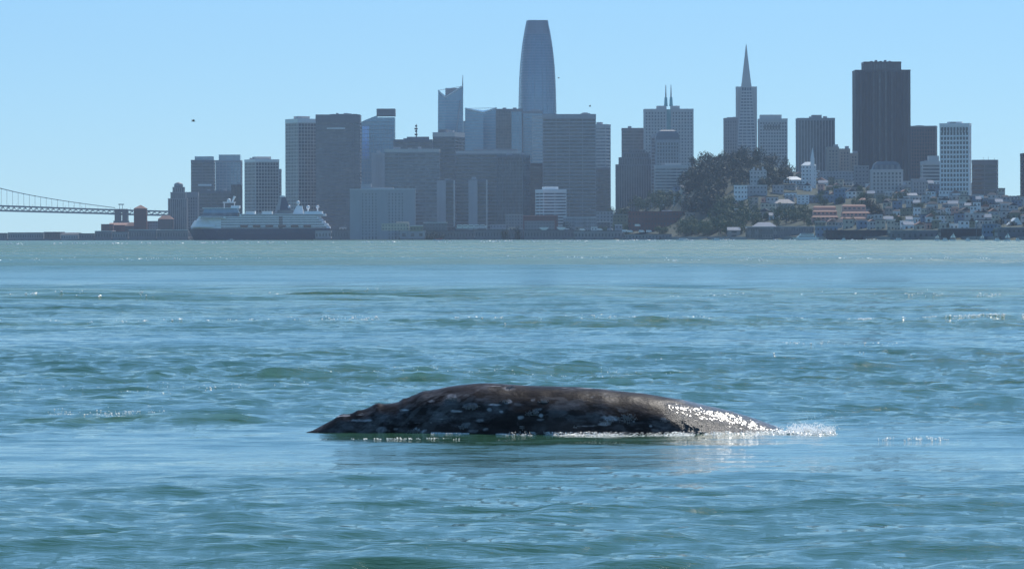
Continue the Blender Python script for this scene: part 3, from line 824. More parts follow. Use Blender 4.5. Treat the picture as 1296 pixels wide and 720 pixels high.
# --- Embarcadero slabs
r_, *q = tower(400, 457.5, 144, 4850, 'tall dark slab with a pale sign strip near its flat top', 'char', 'g_mid', style='bands', band=1.9, cap=7.5, pent=((418,452,143.2),), plant=5)
MB().box(X(414,4850)-q[0], X(437,4850)-q[0], -q[3]/2-1.0, -q[3]/2-0.4, Z(425,162.3,4850)-q[4], Z(425,160.8,4850)-q[4]).build('sign', M['line'], r_)
MB().box(q[2]/2-7.5, q[2]/2-6.3, -q[3]/2-0.9, -q[3]/2, 0, q[5]-7).build('edge_fin', M['char'], r_)
def curved_glass():
    D = 5600
    cx = X(479, D)
    r_ = thing('office_tower', 'blue glass tower with a curved shoulder and a boxy top right of the dark slab', 'tower', (cx, D+20, 1))
    sh = [(457,154),(462,151.5),(467,149.5),(472,147.5),(477.5,145.5)]
    ring = [(X(p,D)-cx, Z(p,t,D)-1) for p, t in sh]
    g = MB()
    for (xa, za), (xb, zb) in zip(ring[:-1], ring[1:]):
        g.frustum([(xa,-20,0),(xb,-20,0),(xb,18,0),(xa,18,0)], [(xa,-20,za),(xb,-20,zb),(xb,18,zb),(xa,18,za)])
    g.box(X(477.5,D)-cx, X(500,D)-cx, -20.5, 18, 0, Z(488,148,D)-1)
    g.build('glazing', M['g_blue'], r_)
    MB().box(X(477,D)-cx, X(500.3,D)-cx, -21, 18.5, Z(488,146,D)-1, Z(488,137,D)-1).build('crown', M['char'], r_)
    MB().box(X(459,D)-cx, X(467,D)-cx, -20.6, -20.1, Z(463,200,D)-1, Z(463,158,D)-1).build('sky_reflection_strip', M['g_sky'], r_)  # blue strip: the sky's reflection put into the glass colour
    f = MB()
    for k in range(34):
        z = 20+k*5.0
        if z > Z(488,150,D)-3: break
        f.box(X(457.4,D)-cx, X(500,D)-cx, -20.8, -20.2, z, z+0.6)
    for k in range(12):
        x = X(457.6+k*3.8, D)-cx; f.box(x, x+0.35, -20.9, -20.2, 0, Z(488,156,D)-1)
    f.build('facade_frame', M['mid'], r_, kind='stuff')
curved_glass()
r_, *q = tower(498, 548, 176, 5300, 'dark flat tower carrying a lattice mast with drum antennas', 'char', 'g_dark', style='bands', pent=((515,543,172.5),), plant=2)
mz = Z(527,172.5,5300)-q[4]; mx_ = X(527,5300)-q[0]
mast(r_, mx_, 0, mz-2, Z(527,156,5300)-q[4], 0.8, 'dark')
for k, (dz, rr_) in enumerate(((3,2.2),(7,1.7),(10,2.4),(13.5,1.6))):
    MB().tube((mx_-rr_, -0.8, mz+dz), (mx_+rr_*0.6, -0.8, mz+dz), 1.1, 1.1, 8).build('antenna_drum', M['dark'], r_)
tower(470.5, 489, 193, 4800, 'light grey blank tower edge left of the wide banded slab', 'grey', 'g_mid', style='punch', pier=1.8, plant=1)
tower(487, 557, 188, 4700, 'wide grey banded slab with a pale top band behind the hotel block', 'mid', 'g_mid', style='bands', band=1.7, cap=3.5, capm='pale', plant=4, depth=24)
tower(548, 588, 167, 4850, 'dark slab with pale roof box in front of the spired glass tower', 'char', 'g_dark', style='bands', split=576, theta=16, band=1.5, cap=5, capm='pale', pent=((556,568,163.5),), plant=2)
tower(577, 660, 191, 4750, 'broad dark banded slab with a pale roof edge in the middle of downtown', 'mid', 'g_dark', style='bands', band=1.5, cap=3, capm='pale', pent=((600,656,188.5),), plant=5, depth=26)
tower(629, 671, 196, 4700, 'dark cubic tower overlapping the right end of the broad slab', 'char', 'g_dark', style='grid', band=1.0, pier=0.7, split=662, theta=25, plant=2)
tower(655, 690, 207, 4950, 'dark low tower between the cubic tower and the banded office slab', 'dark', 'g_dark', style='bands', plant=2)

def wedge(D, L, Rr, tl, tc_, tr, pc, label, spire=None, inset=0.0):
    """glass tower whose top is cut to a V"""
    cx = X((L+Rr)/2, D); r_ = thing('office_tower', label, 'tower', (cx, D+16, 1))
    a, c, b = X(L+inset,D)-cx, X(pc,D)-cx, X(Rr,D)-cx
    a0 = X(L-inset*0.5, D)-cx
    zl, zc, zr = Z(L,tl,D)-1, Z(pc,tc_,D)-1, Z(Rr,tr,D)-1
    g = MB()
    g.frustum([(a0,-16,0),(c,-19,0),(c,16,0),(a0,16,0)], [(a,-15,zl),(c,-17.5,zc),(c,15,zc+4),(a,15,zl)])
    g.frustum([(c,-19,0),(b,-16,0),(b,16,0),(c,16,0)], [(c,-17.5,zc),(b,-15,zr),(b,15,zr),(c,15,zc+4)])
    g.build('glazing', M['g_blue'], r_)
    e = MB()
    e.tube((a,-15.3,zl), (c,-17.8,zc), 1.15, 1.15, 5); e.build('roof_edge', M['roofw'], r_)
    e = MB()
    e.tube((c,-17.8,zc), (b,-15.3,zr), 1.15, 1.15, 5); e.build('roof_edge', M['roofw'], r_)
    e = MB(); e.tube((a,-14.5,zl-0.3), (b,-14.0,zr-0.3), 0.4, 0.4, 5); e.build('roof_edge', M['line'], r_)
    f = MB(); nf = int(min(zl, zc)/4.1)
    for k in range(nf):
        z = k*4.1+2; t = z/zl
        al = a0+(a-a0)*t
        f.frustum([(al-.15,-16.1+t,z),(c,-19.1+1.5*t,z),(c,-18+1.5*t,z),(al,-15+t,z)], [(al-.15,-16.1+t,z+.6),(c,-19.1+1.5*t,z+.6),(c,-18+1.5*t,z+.6),(al,-15+t,z+.6)])
        f.frustum([(c,-19.1+1.5*t,z),(b+.15,-16.1+t,z),(b,-15+t,z),(c,-18+1.5*t,z)], [(c,-19.1+1.5*t,z+.6),(b+.15,-16.1+t,z+.6),(b,-15+t,z+.6),(c,-18+1.5*t,z+.6)])
    f.build('facade_frame', M['mid'], r_, kind='stuff')
    return r_, cx, a, b, c, zl, zc, zr
r_, cx, a, b, c, zl, zc, zr = wedge(6300, 554, 586.5, 114, 123, 108.5, 564, 'tapered glass tower with a notched crown and a needle at its right corner', inset=1.0)
MB().frustum([(b-2.2,-15,zr-12),(b+0.3,-15,zr-12),(b+0.3,-11,zr-12),(b-2.2,-11,zr-12)], [(b-0.5,-13.4,Z(586,95,6300)-1),(b+0.1,-13.4,Z(586,95,6300)-1),(b+0.1,-12.9,Z(586,95,6300)-1),(b-0.5,-12.9,Z(586,95,6300)-1)]).build('spire', M['char'], r_)
MB().box(X(564,6300)-cx, X(581,6300)-cx, -6, 8, zc-2, Z(572,111,6300)-1).build('penthouse', M['mid'], r_)
MB().tube((X(564,6300)-cx, -19.6, 20), (X(583,6300)-cx, -17.2, Z(583,128,6300)-1), 0.9, 0.9, 5).build('diagonal_brace', M['grey'], r_)
wedge(6000, 589, 629, 137, 142.5, 136.5, 612, 'blue glass tower with a shallow white-edged V cut across its top')
tower(584.5, 591, 153, 6400, 'thin grey glass sliver between the needle tower and the V-topped tower', 'char', 'g_blue', style='glass', plant=0, depth=16)
tower(628, 662, 138, 5800, 'dark tower with a paler glass right half left of the rounded skyscraper', 'char', 'g_dark', style='glass', plant=3)
r_ = bpy.context.scene.objects[0]
tower(647.5, 661, 139, 5770, 'pale blue glass slab in front of the base of the rounded skyscraper', 'mid', 'g_blue', style='glass', plant=0, depth=20)
tower(662, 687, 141, 5900, 'grey blue glass block at the foot of the rounded skyscraper', 'mid', 'g_blue', style='bands', band=0.9, plant=4)
tower(674, 689, 147, 5500, 'pale striped sliver tower left of the banded office slab', 'pale', 'g_pale', style='bands', band=1.8, plant=0)

def rounded_tower():
    D = 6450; cx = X(680.7, D); hz_ = lambda py: Z(680.7, py, D)-1
    prof = [(300,25.0),(230,24.9),(190,24.7),(160,24.4),(144,24.15),(120,23.6),(99.5,22.9),(85,22.1),(75,21.2),(62,19.8),(51,18.3),(43,17.0),(37,15.7),(31,14.5),(25,13.2)]
    def ring(hw, z, k=0.0):
        hw = hw/F*D + k; pts_ = []
        for i in range(40):
            t = 2*math.pi*i/40 + 0.5
            c_, s_ = math.cos(t), math.sin(t); e = 0.55
            x, y = abs(c_)**e*math.copysign(1, c_), abs(s_)**e*math.copysign(1, s_)
            x, y = x*math.cos(.16)-y*math.sin(.16), x*math.sin(.16)+y*math.cos(.16)
            pts_.append((hw*0.94*x, hw*0.94*y, z))
        return pts_
    r_ = thing('skyscraper', 'tallest tower, blue glass with rounded tapering sides and an open crown', 'skyscraper', (cx, D+28, 1))
    hws = lambda z: float(np.interp(z, [hz_(p) for p, _ in prof], [h for _, h in prof]))
    MB().loft([ring(h, hz_(p)) for p, h in prof if p > 42]).build('glazing', M['g_blue'], r_, smooth=False)
    zc0, zc1 = hz_(46), hz_(24.6)
    MB().loft([ring(hws(z), z) for z in np.linspace(zc0, zc1-1.0, 6)]).build('crown', glass('crown_glass', (0.16,0.20,0.27), (0.24,0.29,0.36), 0.3), r_)
    f = MB(); z = 6.0
    while z < zc1-1:
        f.loft([ring(hws(z), z, 0.45), ring(hws(z+.7), z+.7, 0.45)]); z += 4.15
    for i in range(0, 40):
        prev = None
        zs = np.linspace(100, zc1-0.5, 14)
        for za, zb in zip(zs[:-1], zs[1:]):
            A = ring(hws(za), za, 0.4)[i]; B = ring(hws(zb), zb, 0.4)[i]
            f.tube(A, B, 0.22, 0.22, 3)
    f.build('facade_frame', M['sfin'], r_, kind='stuff')
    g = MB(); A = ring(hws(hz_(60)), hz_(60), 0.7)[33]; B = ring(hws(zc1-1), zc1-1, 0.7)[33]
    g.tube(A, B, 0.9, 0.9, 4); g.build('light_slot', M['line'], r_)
rounded_tower()
tower(687, 754.5, 145, 4800, 'large flat-topped banded office slab right of the rounded skyscraper', 'grey', 'g_dark', style='bands', band=1.35, cap=4.0, plant=4, depth=30)
tower(753, 773.5, 158, 5100, 'narrow tower with a pale face and dark right edge beside the banded slab', 'pale', 'g_mid', style='bands', split=767, theta=20, band=2.4, plant=2)
tower(741, 772, 213, 4900, 'dark low wing at the foot of the narrow pale tower', 'char', 'g_dark', style='bands', plant=1)
# --- near waterfront blocks
def stripe_block():
    r_, *q = tower(443, 526, 239, 4520, 'pale grey hotel block with vertical window strips on the waterfront', 'grey', 'g_mid', style='punch', pier=1.5, bay=3.6, floor=3.2, band=1.6, cap=2.5, depth=20, plant=2, pent=((457,470,232),(470,498,236.5)), name='hotel', cat='hotel')
    c_ = MB(); c_.box(-q[2]/2-0.5, q[2]/2+0.5, -q[3]/2-0.5, q[3]/2+0.5, q[5]-0.1, q[5]+0.5); c_.build('coping', M['line'], r_)
    for (l, rr_) in ((443.2,456),(478,491),(511,526)):
        MB().box(X(l,4520)-q[0], X(rr_,4520)-q[0], -q[3]/2-0.6, -q[3]/2+0.1, 0, q[5]-2.6).build('blank_panel', M['grey'], r_)
stripe_block()
for (l, s_, e_, t, lab) in ((553,564.5,576,227.5,'left one of two slim grey apartment slabs with pale edges in front of downtown'),(593,604.5,617,227,'right one of two slim grey apartment slabs with pale edges in front of downtown')):
    r_, *q = tower(l, e_, t, 4560, lab, 'char', 'g_dark', style='bands', band=1.4, plant=1, depth=18, name='apartment_tower')
    MB().box(X(l,4560)-q[0], X(s_,4560)-q[0], -q[3]/2-1.2, -q[3]/2-0.2, 0, q[5]-0.5).build('stair_wall', M['grey'], r_)
    MB().box(q[2]/2-1.4, q[2]/2+0.2, -q[3]/2-1.2, -q[3]/2-0.2, 0, q[5]-0.5).build('end_wall', M['pale'], r_)
tower(678, 717, 240, 4480, 'small white balconied apartment block before the banded slab', 'white', 'g_mid', style='bands', split=688, theta=72, floor=3.1, band=1.6, pent=((688,701,236.5),), plant=1, name='apartment_block', cat='building')

# --- right cluster
tower(787, 816, 163, 5300, 'dark plain tower left of the twin-spired tower', 'char', 'g_dark', style='bands', plant=1)
def stepped():
    D = 5000; cx = X(804, D); r_ = thing('office_tower', 'dark stepped tower with a rounded gable top on the hill edge', 'tower', (cx, D+15, 1))
    for i, (l, rr_, t, dd) in enumerate(((780,828,209,30),(784,826,200,28),(789,822,194,26),(797,817,190.5,24))):
        z0 = 0 if i == 0 else Z(804,(209,200,194)[i-1],D)-1
        facade(r_, (rr_-l)/F*D, dd, z0, Z(804,t,D)-1, M['char'], M['g_dark'], style='fins', bay=3, pier=1.1, cap=1.5, x0=X((l+rr_)/2,D)-cx, y0=(dd-30)*0.4)
stepped()
def twin_spire():
    D = 5200; cx = X(847, D); hz_ = lambda py: Z(847, py, D)-1
    r_ = thing('office_tower', 'pale grey tower with twin spires joined by a teal glass bridge', 'tower', (cx, D+18, 1))
    facade(r_, X(844.2,D)-X(816,D), 34, 0, hz_(139), M['pale'], M['g_mid'], style='punch', bay=3.6, pier=1.0, band=1.7, x0=X(830,D)-cx)
    facade(r_, X(878,D)-X(849.8,D), 34, 0, hz_(139), M['pale'], M['g_mid'], style='punch', bay=3.6, pier=1.0, band=1.7, x0=X(864,D)-cx)
    for l, rr_ in ((832,844.2),(849.8,861)):   # shoulders below the spires
        MB().box(X(l,D)-cx, X(rr_,D)-cx, -12, 12, hz_(139)-0.5, hz_(135)).build('upper_block', M['pale'], r_)
    MB().box(X(844.3,D)-cx, X(849.7,D)-cx, -14, 14, hz_(205), hz_(139.5)).build('glass_bridge', M['teal'], r_)
    for px_, s_ in ((843.8,-1),(850.4,1)):
        x = X(px_, D)-cx
        b_ = MB(); b_.frustum([(x-2.2,-3,hz_(135.3)),(x+2.2,-3,hz_(135.3)),(x+2.2,3,hz_(135.3)),(x-2.2,3,hz_(135.3))], [(x-1.5,-2,hz_(124)),(x+1.5,-2,hz_(124)),(x+1.5,2,hz_(124)),(x-1.5,2,hz_(124))])
        sp_ = b_.build('spire', M['teal'], r_)
        MB().tube((x, 0, hz_(124.2)), (x, 0, hz_(108)), 1.0, 0.35, 6).build('spire_tip', M['grey'], sp_)
twin_spire()
def domed():
    D = 4750; cx = X(845.5, D); hz_ = lambda py: Z(845.5, py, D)-1
    r_ = thing('office_tower', 'darker tower with a rounded mansard top standing before the twin-spired tower', 'tower', (cx, D+14, 1))
    facade(r_, 30/F*D, 26, 0, hz_(178), M['grey'], M['g_dark'], style='punch', cap=2)
    a, b = 15.2/F*D, 13
    g = MB(); rings = []
    for t, kx in ((178,1.0),(174,0.97),(170,0.88),(167,0.72),(165.5,0.5)):
        rings.append([(-a*kx,-b*kx,hz_(t)),(a*kx,-b*kx,hz_(t)),(a*kx,b*kx,hz_(t)),(-a*kx,b*kx,hz_(t))])
    g.loft(rings); g.build('mansard_roof', M['char'], r_)
domed()
tower(824, 832, 172, 4900, 'thin grey building edge left of the mansard-topped tower', 'grey', 'g_mid', style='bands', plant=1, depth=16)
tower(828, 871, 210, 4500, 'pale low block on the hill below the mansard-topped tower', 'pale', 'g_mid', style='bands', floor=3.2, band=1.7, pent=((842,862,207.5),), plant=2, name='apartment_block', cat='building')
tower(916, 934, 151, 5250, 'grey slab tower half hidden by the pyramid tower on its left', 'mid', 'g_mid', style='punch', pent=((921,932,150),), plant=1)
def pyramid():
    D = 5400; cx = X(946, D); hz_ = lambda py: Z(946, py, D)-1
    r_ = thing('pyramid_tower', 'slender pale pyramid skyscraper with winged shoulders and a long pointed spire', 'skyscraper', (cx, D+18, 1))
    hw = lambda py: np.interp(py, [58,111,205,300], [0.35,6.2,13.6,20.5])/F*D
    g = MB()
    rg = lambda py, k=0.0: [(-hw(py)-k,-hw(py)-k,hz_(py)),(hw(py)+k,-hw(py)-k,hz_(py)),(hw(py)+k,hw(py)+k,hz_(py)),(-hw(py)-k,hw(py)+k,hz_(py))]
    g.loft([rg(300), rg(205), rg(112)]); g.build('glazing', M['g_mid'], r_)
    MB().loft([rg(112.2, 0.3), rg(104), rg(80), rg(57.6)]).build('spire', M['pale'], r_)
    f = MB(); z = 2.0
    py_of = lambda z: HOR + (946-648)*ROLL - (z+1-CAM_H)/D*F
    while z < hz_(114):
        f.loft([rg(py_of(z), 0.5), rg(py_of(z+1.7), 0.5)]); z += 3.9
    for s_ in (-1, 1):
        for q_ in (-0.98, -0.5, 0.0, 0.5, 0.98):
            for side in (0, 1):
                A = hw(300); B = hw(112)
                p0 = (q_*A, s_*A) if side == 0 else (s_*A, q_*A); p1 = (q_*B, s_*B) if side == 0 else (s_*B, q_*B)
                f.tube((p0[0], p0[1], hz_(300)), (p1[0], p1[1], hz_(112)), 0.8, 0.5, 4)
    f.build('facade_frame', M['pale'], r_, kind='stuff')
    for s_ in (-1, 1):
        xo = 13.3/F*D; w0 = MB()
        w0.frustum([(s_*xo-0.2*s_-(4 if s_>0 else 0),-5,hz_(240)),(s_*xo-0.2*s_+(0 if s_>0 else 4),-5,hz_(240)),(s_*xo-0.2*s_+(0 if s_>0 else 4),5,hz_(240)),(s_*xo-0.2*s_-(4 if s_>0 else 0),5,hz_(240))],
                   [(s_*xo-(6.5 if s_>0 else 0),-5,hz_(111)),(s_*xo+(0 if s_>0 else 6.5),-5,hz_(111)),(s_*xo+(0 if s_>0 else 6.5),5,hz_(111)),(s_*xo-(6.5 if s_>0 else 0),5,hz_(111))])
        w0.build('wing', M['pale'], r_)
pyramid()
r_, *q = tower(959.5, 997, 152, 5150, 'pale office tower with tall arched top windows right of the pyramid tower', 'pale', 'g_mid', style='grid', pier=1.1, band=1.6, bay=3.5, cap=3, pent=((963,990,147),), plant=2)
for k in range(6):
    x = X(968.5+k*3.6, 5150)-q[0]
    MB().box(x-1.0, x+1.0, -q[3]/2-0.5, -q[3]/2+0.1, Z(975,166,5150)-q[4], Z(975,159.5,5150)-q[4]).build('tall_window', M['g_dark'], r_)
tower(1007.5, 1057, 151.5, 5000, 'dark finned office tower with a flat roof above the white church', 'mid', 'g_dark', style='fins', bay=3.6, pier=1.2, cap=3, pent=((1029,1041,147.5),), plant=2)
tower(1046, 1062, 188, 4350, 'tan stepped apartment tower on the hill, its taller left part', 'tan', 'g_mid', style='punch', floor=3.2, plant=1, name='apartment_tower')
tower(1061, 1076, 190.5, 4380, 'tan middle apartment tower between its taller neighbour and the dark skyscraper', 'tan', 'g_mid', style='punch', floor=3.2, plant=1, name='apartment_tower')
tower(1075, 1086, 196, 4400, 'lowest tan apartment tower of the three left of the dark skyscraper', 'tan', 'g_mid', style='punch', floor=3.2, plant=1, name='apartment_tower')
def dark_sky():
    D = 4700; cx = X(1118, D); hz_ = lambda py: Z(1118, py, D)-1
    r_ = thing('skyscraper', 'massive near-black skyscraper with serrated bays and a stepped flat top', 'skyscraper', (cx, D+22, 1))
    hw = 34.8/F*D
    facade(r_, 2*hw, 42, 0, hz_(91), M['dark'], M['g_dark'], style='fins', bay=3.2, pier=1.4, cap=2.0)
    facade(r_, (1142-1095)/F*D, 34, hz_(91)-0.2, hz_(80.5), M['dark'], M['g_dark'], style='fins', bay=3.2, pier=1.4, cap=2.0)
    for i in range(9):        # sawtooth bay windows
        x = -hw*0.9 + i*hw*0.225
        t = hz_(93.5)
        MB().prism([(x-2.6,-20.9),(x,-23.6),(x+2.6,-20.9)], 0, t).build('bay', M['dark'], r_)
    r_2 = MB()
    for k in range(5): r_2.box(-12+k*5, -9.5+k*5, -3, 2, hz_(80.5)-0.1, hz_(80.5)+1.2+k%2)
    r_2.build('rooftop_plant', M['char'], r_, kind='stuff')
dark_sky()
r_, *q = tower(1101, 1143, 217, 3950, 'wide grey apartment house with a dark mansard roof before the dark skyscraper', 'pale', 'g_dark', style='punch', floor=3.3, bay=3.6, pier=1.0, cap=1.5, plant=0, depth=20, name='apartment_house', cat='building')
g_ = MB(); a, b, h = q[2]/2, q[3]/2, q[5]
g_.loft([[(-a*.92,-b*.92,h-.1),(a*.92,-b*.92,h-.1),(a*.92,b*.92,h-.1),(-a*.92,b*.92,h-.1)], [(-a*.8,-b*.7,h+5),(a*.8,-b*.7,h+5),(a*.8,b*.7,h+5),(-a*.8,b*.7,h+5)], [(-a*.55,-b*.5,h+7.5),(a*.55,-b*.5,h+7.5),(a*.55,b*.5,h+7.5),(-a*.55,b*.5,h+7.5)]])
g_.build('mansard_roof', M['char'], r_)
for k in range(5):
    x = -a*.7+k*a*.35; MB().box(x-1.2, x+1.2, -b*.97, -b*.6, h, h+4).build('dormer', M['mid'], r_)
r_, *q = tower(1153.5, 1188, 163, 4850, 'reddish brown tower with a pale roof edge right of the dark skyscraper', 'brown', 'g_dark', style='grid', split=1184.5, theta=12, bay=3.0, pier=1.0, band=1.2, cap=2, plant=3)
MB().box(-q[2]/2-0.4, q[2]/2+0.4, -q[3]/2-0.4, q[3]/2+0.4, q[5]-0.2, q[5]+0.8).build('coping', M['pale'], r_)
tower(1165, 1190, 207, 4100, 'stepped pale apartment tower tucked against the white grid tower', 'pale', 'g_mid', style='bands', floor=3.2, band=1.5, pent=((1176,1190,200),), plant=1, depth=20, name='apartment_tower')
tower(1153, 1172, 229, 3900, 'squat grey block below the reddish brown tower', 'grey', 'g_mid', style='punch', floor=3.2, plant=1, depth=16, name='apartment_block', cat='building')
r_, *q = tower(1190.5, 1231.5, 159, 3850, 'bright white grid tower with tall slots under its flat roof', 'white', 'g_dark', style='grid', split=1227, theta=13, floor=4.1, bay=3.05, pier=0.95, band=1.5, cap=2.4, pent=((1199,1222,157),), plant=3, name='apartment_tower')
for k in range(9):
    x = -q[2]/2 + 2.4 + k*(q[2]-4.8)/8
    MB().box(x-0.75, x+0.75, -q[3]/2-0.30, -q[3]/2+0.2, q[5]-8.5, q[5]-3.5).build('tall_window', M['g_dark'], r_)
tower(1231, 1265, 205.5, 3900, 'dark flat-roofed tower with a bright right edge and aerials, right of the white tower', 'char', 'g_dark', style='bands', split=1262, theta=12, band=1.6, cap=3, plant=0, name='apartment_tower')
r_ = [o for o in C.objects if o.get('label', '').startswith('dark flat-roofed tower with a bright')][0]
for k, x in enumerate((-1.5, 3.0, 8.5)):
    MB().tube((x, 0, Z(1250,206,3900)-r_.location.z), (x, 0, Z(1250,(202,201.5,203)[k],3900)-r_.location.z), 0.25, 0.15, 4).build('aerial', M['grey'], r_)
tower(1291.5, 1330, 197.5, 3900, 'dark tower cut by the right edge of the picture', 'dark', 'g_dark', style='bands', plant=1, name='apartment_tower')

# ------------------------------------------------------------------ suspension bridge, far left
def bridge():
    D = 6500
    r_ = thing('suspension_bridge', 'long grey suspension bridge with a double deck truss at the far left', 'bridge', (X(100, D), D, 0))
    ox = X(100, D)
    dk = lambda px: float(np.interp(px, [-260,0,130,215,300], [249.5,256.3,261.6,264.6,267.5]))
    db = lambda px: float(np.interp(px, [-260,0,130,155,215,300], [257.5,264.4,268.6,269.8,271.5,273.5]))
    ch = lambda px: float(np.interp(px, [-260,-160,-60,0,20,40,60,80,100,130,150], [160,190,219,235.0,240.0,244.2,247.8,251.2,254.2,258.4,261.0]))
    P = lambda px, py, y=0: (X(px, D)-ox, y, Z(px, py, D))
    px = -50
    st = 3.55
    top, bot = MB(), MB()
    n = int(510/st)
    for i in range(n):
        a = -255+i*st; b = a+st
        top.frustum([(P(a,dk(a)+2.0)[0],-9,P(a,dk(a)+2.0)[2]),(P(b,dk(b)+2.0)[0],-9,P(b,dk(b)+2.0)[2]),(P(b,dk(b)+2.0)[0],9,P(b,dk(b)+2.0)[2]),(P(a,dk(a)+2.0)[0],9,P(a,dk(a)+2.0)[2])],
                    [(P(a,dk(a))[0],-9,P(a,dk(a))[2]),(P(b,dk(b))[0],-9,P(b,dk(b))[2]),(P(b,dk(b))[0],9,P(b,dk(b))[2]),(P(a,dk(a))[0],9,P(a,dk(a))[2])])
        bot.frustum([(P(a,db(a))[0],-9,P(a,db(a))[2]),(P(b,db(b))[0],-9,P(b,db(b))[2]),(P(b,db(b))[0],9,P(b,db(b))[2]),(P(a,db(a))[0],9,P(a,db(a))[2])],
                    [(P(a,db(a)-2.1)[0],-9,P(a,db(a)-2.1)[2]),(P(b,db(b)-2.1)[0],-9,P(b,db(b)-2.1)[2]),(P(b,db(b)-2.1)[0],9,P(b,db(b)-2.1)[2]),(P(a,db(a)-2.1)[0],9,P(a,db(a)-2.1)[2])])
    top.build('upper_deck', M['steel'], r_); bot.build('lower_deck', M['steel'], r_)
    for y in (-8.5, 8.5):
        for i in range(n):
            a = -255+i*st; b = a+st
            if y < 0 or i % 2 == 0:
                A = P(a, dk(a)+1.9, y) if i % 2 else P(a, db(a)-2.0, y)
                B = P(b, db(b)-2.0, y) if i % 2 else P(b, dk(b)+1.9, y)
                MB().tube(A, B, 0.55, 0.55, 4).build('truss_brace', M['steel'], r_)
        c_ = MB()
        for i in range(40):
            a = -255+i*10; c_.tube(P(a, ch(a), y), P(a+10, ch(a+10), y), 0.45, 0.45, 5)
        c_.build('main_cable', M['steel'], r_)
    for i in range(52):
        a = -253+i*7.1
        if a > 116: break
        MB().tube(P(a, ch(a)-0.6, -8.5), P(a, dk(a)+.3, -8.5), 0.28, 0.28, 4).build('hanger', M['steel'], r_)
        if i % 2 == 0: MB().box(P(a,0)[0]-1.0, P(a,0)[0]+1.0, -9.2, -7.8, P(a,ch(a)+.6)[2], P(a,ch(a)-.6)[2]).build('cable_clamp', M['steel'], r_)
    for i in range(45):
        a = -256.3+i*10.3; MB().tube(P(a, dk(a), -8.8), P(a, dk(a)-2.6, -8.8), 0.22, 0.15, 4).build('lamp_post', M['steel'], r_)
    # anchor pier with its small gantry, and a second pier
    for (l, rr_, t) in ((146,153,262.5),(155.5,162,262.5)):
        MB().box(X(l,D)-ox, X(rr_,D)-ox, -12, 12, 0, Z(150,t,D)).build('pier_leg', M['brown'], r_)
    MB().box(X(144.5,D)-ox, X(163,D)-ox, -13, 13, 0, Z(150,277,D)).build('pier_base', M['brown'], r_)
    MB().box(X(146.5,D)-ox, X(161.5,D)-ox, -12.5, 12.5, Z(150,266,D), Z(150,262,D)).build('pier_head', M['brown'], r_)
    for a in (151.5, 155): MB().tube(P(a, 262.2), P(a, 256.5), 0.5, 0.4, 4).build('gantry_post', M['steel'], r_)
    MB().box(X(150,D)-ox, X(157,D)-ox, -3, 3, Z(150,256.8,D), Z(150,255.6,D)).build('gantry', M['steel'], r_)
bridge()

# ------------------------------------------------------------------ low buildings, sheds and houses
def block(L, Rr, top, base, D, label, m, roof='flat', rm='roofd', name='building', cat='building', depth=None, wins=None, floors=None, rot_=0.0, group=None):
    """small building; windows and doors proud of the wall, roof of its own"""
    w_ = (Rr-L)/F*D; d_ = depth or max(7.0, w_*0.8)
    z0, z1 = Z((L+Rr)/2, base, D), Z((L+Rr)/2, top, D)
    cx = X((L+Rr)/2, D); cy = D+d_/2
    z0 = min(z0, land_z(cx, cy-d_/2)+0.3, land_z(cx, cy)+0.3) if D > shore((L+Rr)/2)+10 else z0
    z0 -= 0.8
    r_ = thing(name, label, cat, (cx, cy, z0), rot_, group)
    h = z1-z0; a, b = w_/2, d_/2
    rh = {'flat': 0.5, 'gable': min(w_*.32, h*.4), 'hip': min(w_*.25, h*.35, 4.5), 'saddle': min(2.6, h*.35)}[roof]
    wh = h-rh
    MB().box(-a, a, -b, b, 0, wh).build('wall', M[m] if isinstance(m, str) else m, r_)
    rb = MB(); e = 0.35
    if roof == 'flat':
        rb.box(-a-e*.6, a+e*.6, -b-e*.6, b+e*.6, wh, wh+rh)
    elif roof == 'gable':      # ridge runs away from the viewer
        rb.frustum([(-a-e,-b-e,wh),(a+e,-b-e,wh),(a+e,b+e,wh),(-a-e,b+e,wh)], [(-0.05,-b-e,wh+rh),(0.05,-b-e,wh+rh),(0.05,b+e,wh+rh),(-0.05,b+e,wh+rh)])
    elif roof == 'saddle':     # ridge runs across
        rb.frustum([(-a-e,-b-e,wh),(a+e,-b-e,wh),(a+e,b+e,wh),(-a-e,b+e,wh)], [(-a-e,-0.1,wh+rh),(a+e,-0.1,wh+rh),(a+e,0.1,wh+rh),(-a-e,0.1,wh+rh)])
    else:
        rb.frustum([(-a-e,-b-e,wh),(a+e,-b-e,wh),(a+e,b+e,wh),(-a-e,b+e,wh)], [(-a*.45,-b*.2,wh+rh),(a*.45,-b*.2,wh+rh),(a*.45,b*.2,wh+rh),(-a*.45,b*.2,wh+rh)])
    rb.build('roof', M[rm], r_)
    nf = floors or max(1, int(wh/3.1)); fh = wh/nf
    nb = wins or max(2, int(w_/2.9)); bw = w_/nb
    g = MB()
    for f_ in range(nf):
        for i in range(nb):
            x = -a+bw*(i+.5); z = f_*fh+fh*.34
            g.box(x-bw*.2, x+bw*.2, -b-0.10, -b+0.05, z, z+fh*.36)
        nd = max(1, int(d_/4))
        for i in range(nd):
            y = -b+d_/nd*(i+.5)
            for s_ in (-1, 1): g.box(min(s_*a, s_*(a+.1)), max(s_*a, s_*(a+.1)), y-.6, y+.6, f_*fh+fh*.34, f_*fh+fh*.76)
    g.build('windows', M['g_dark'], r_, kind='stuff')
    return r_

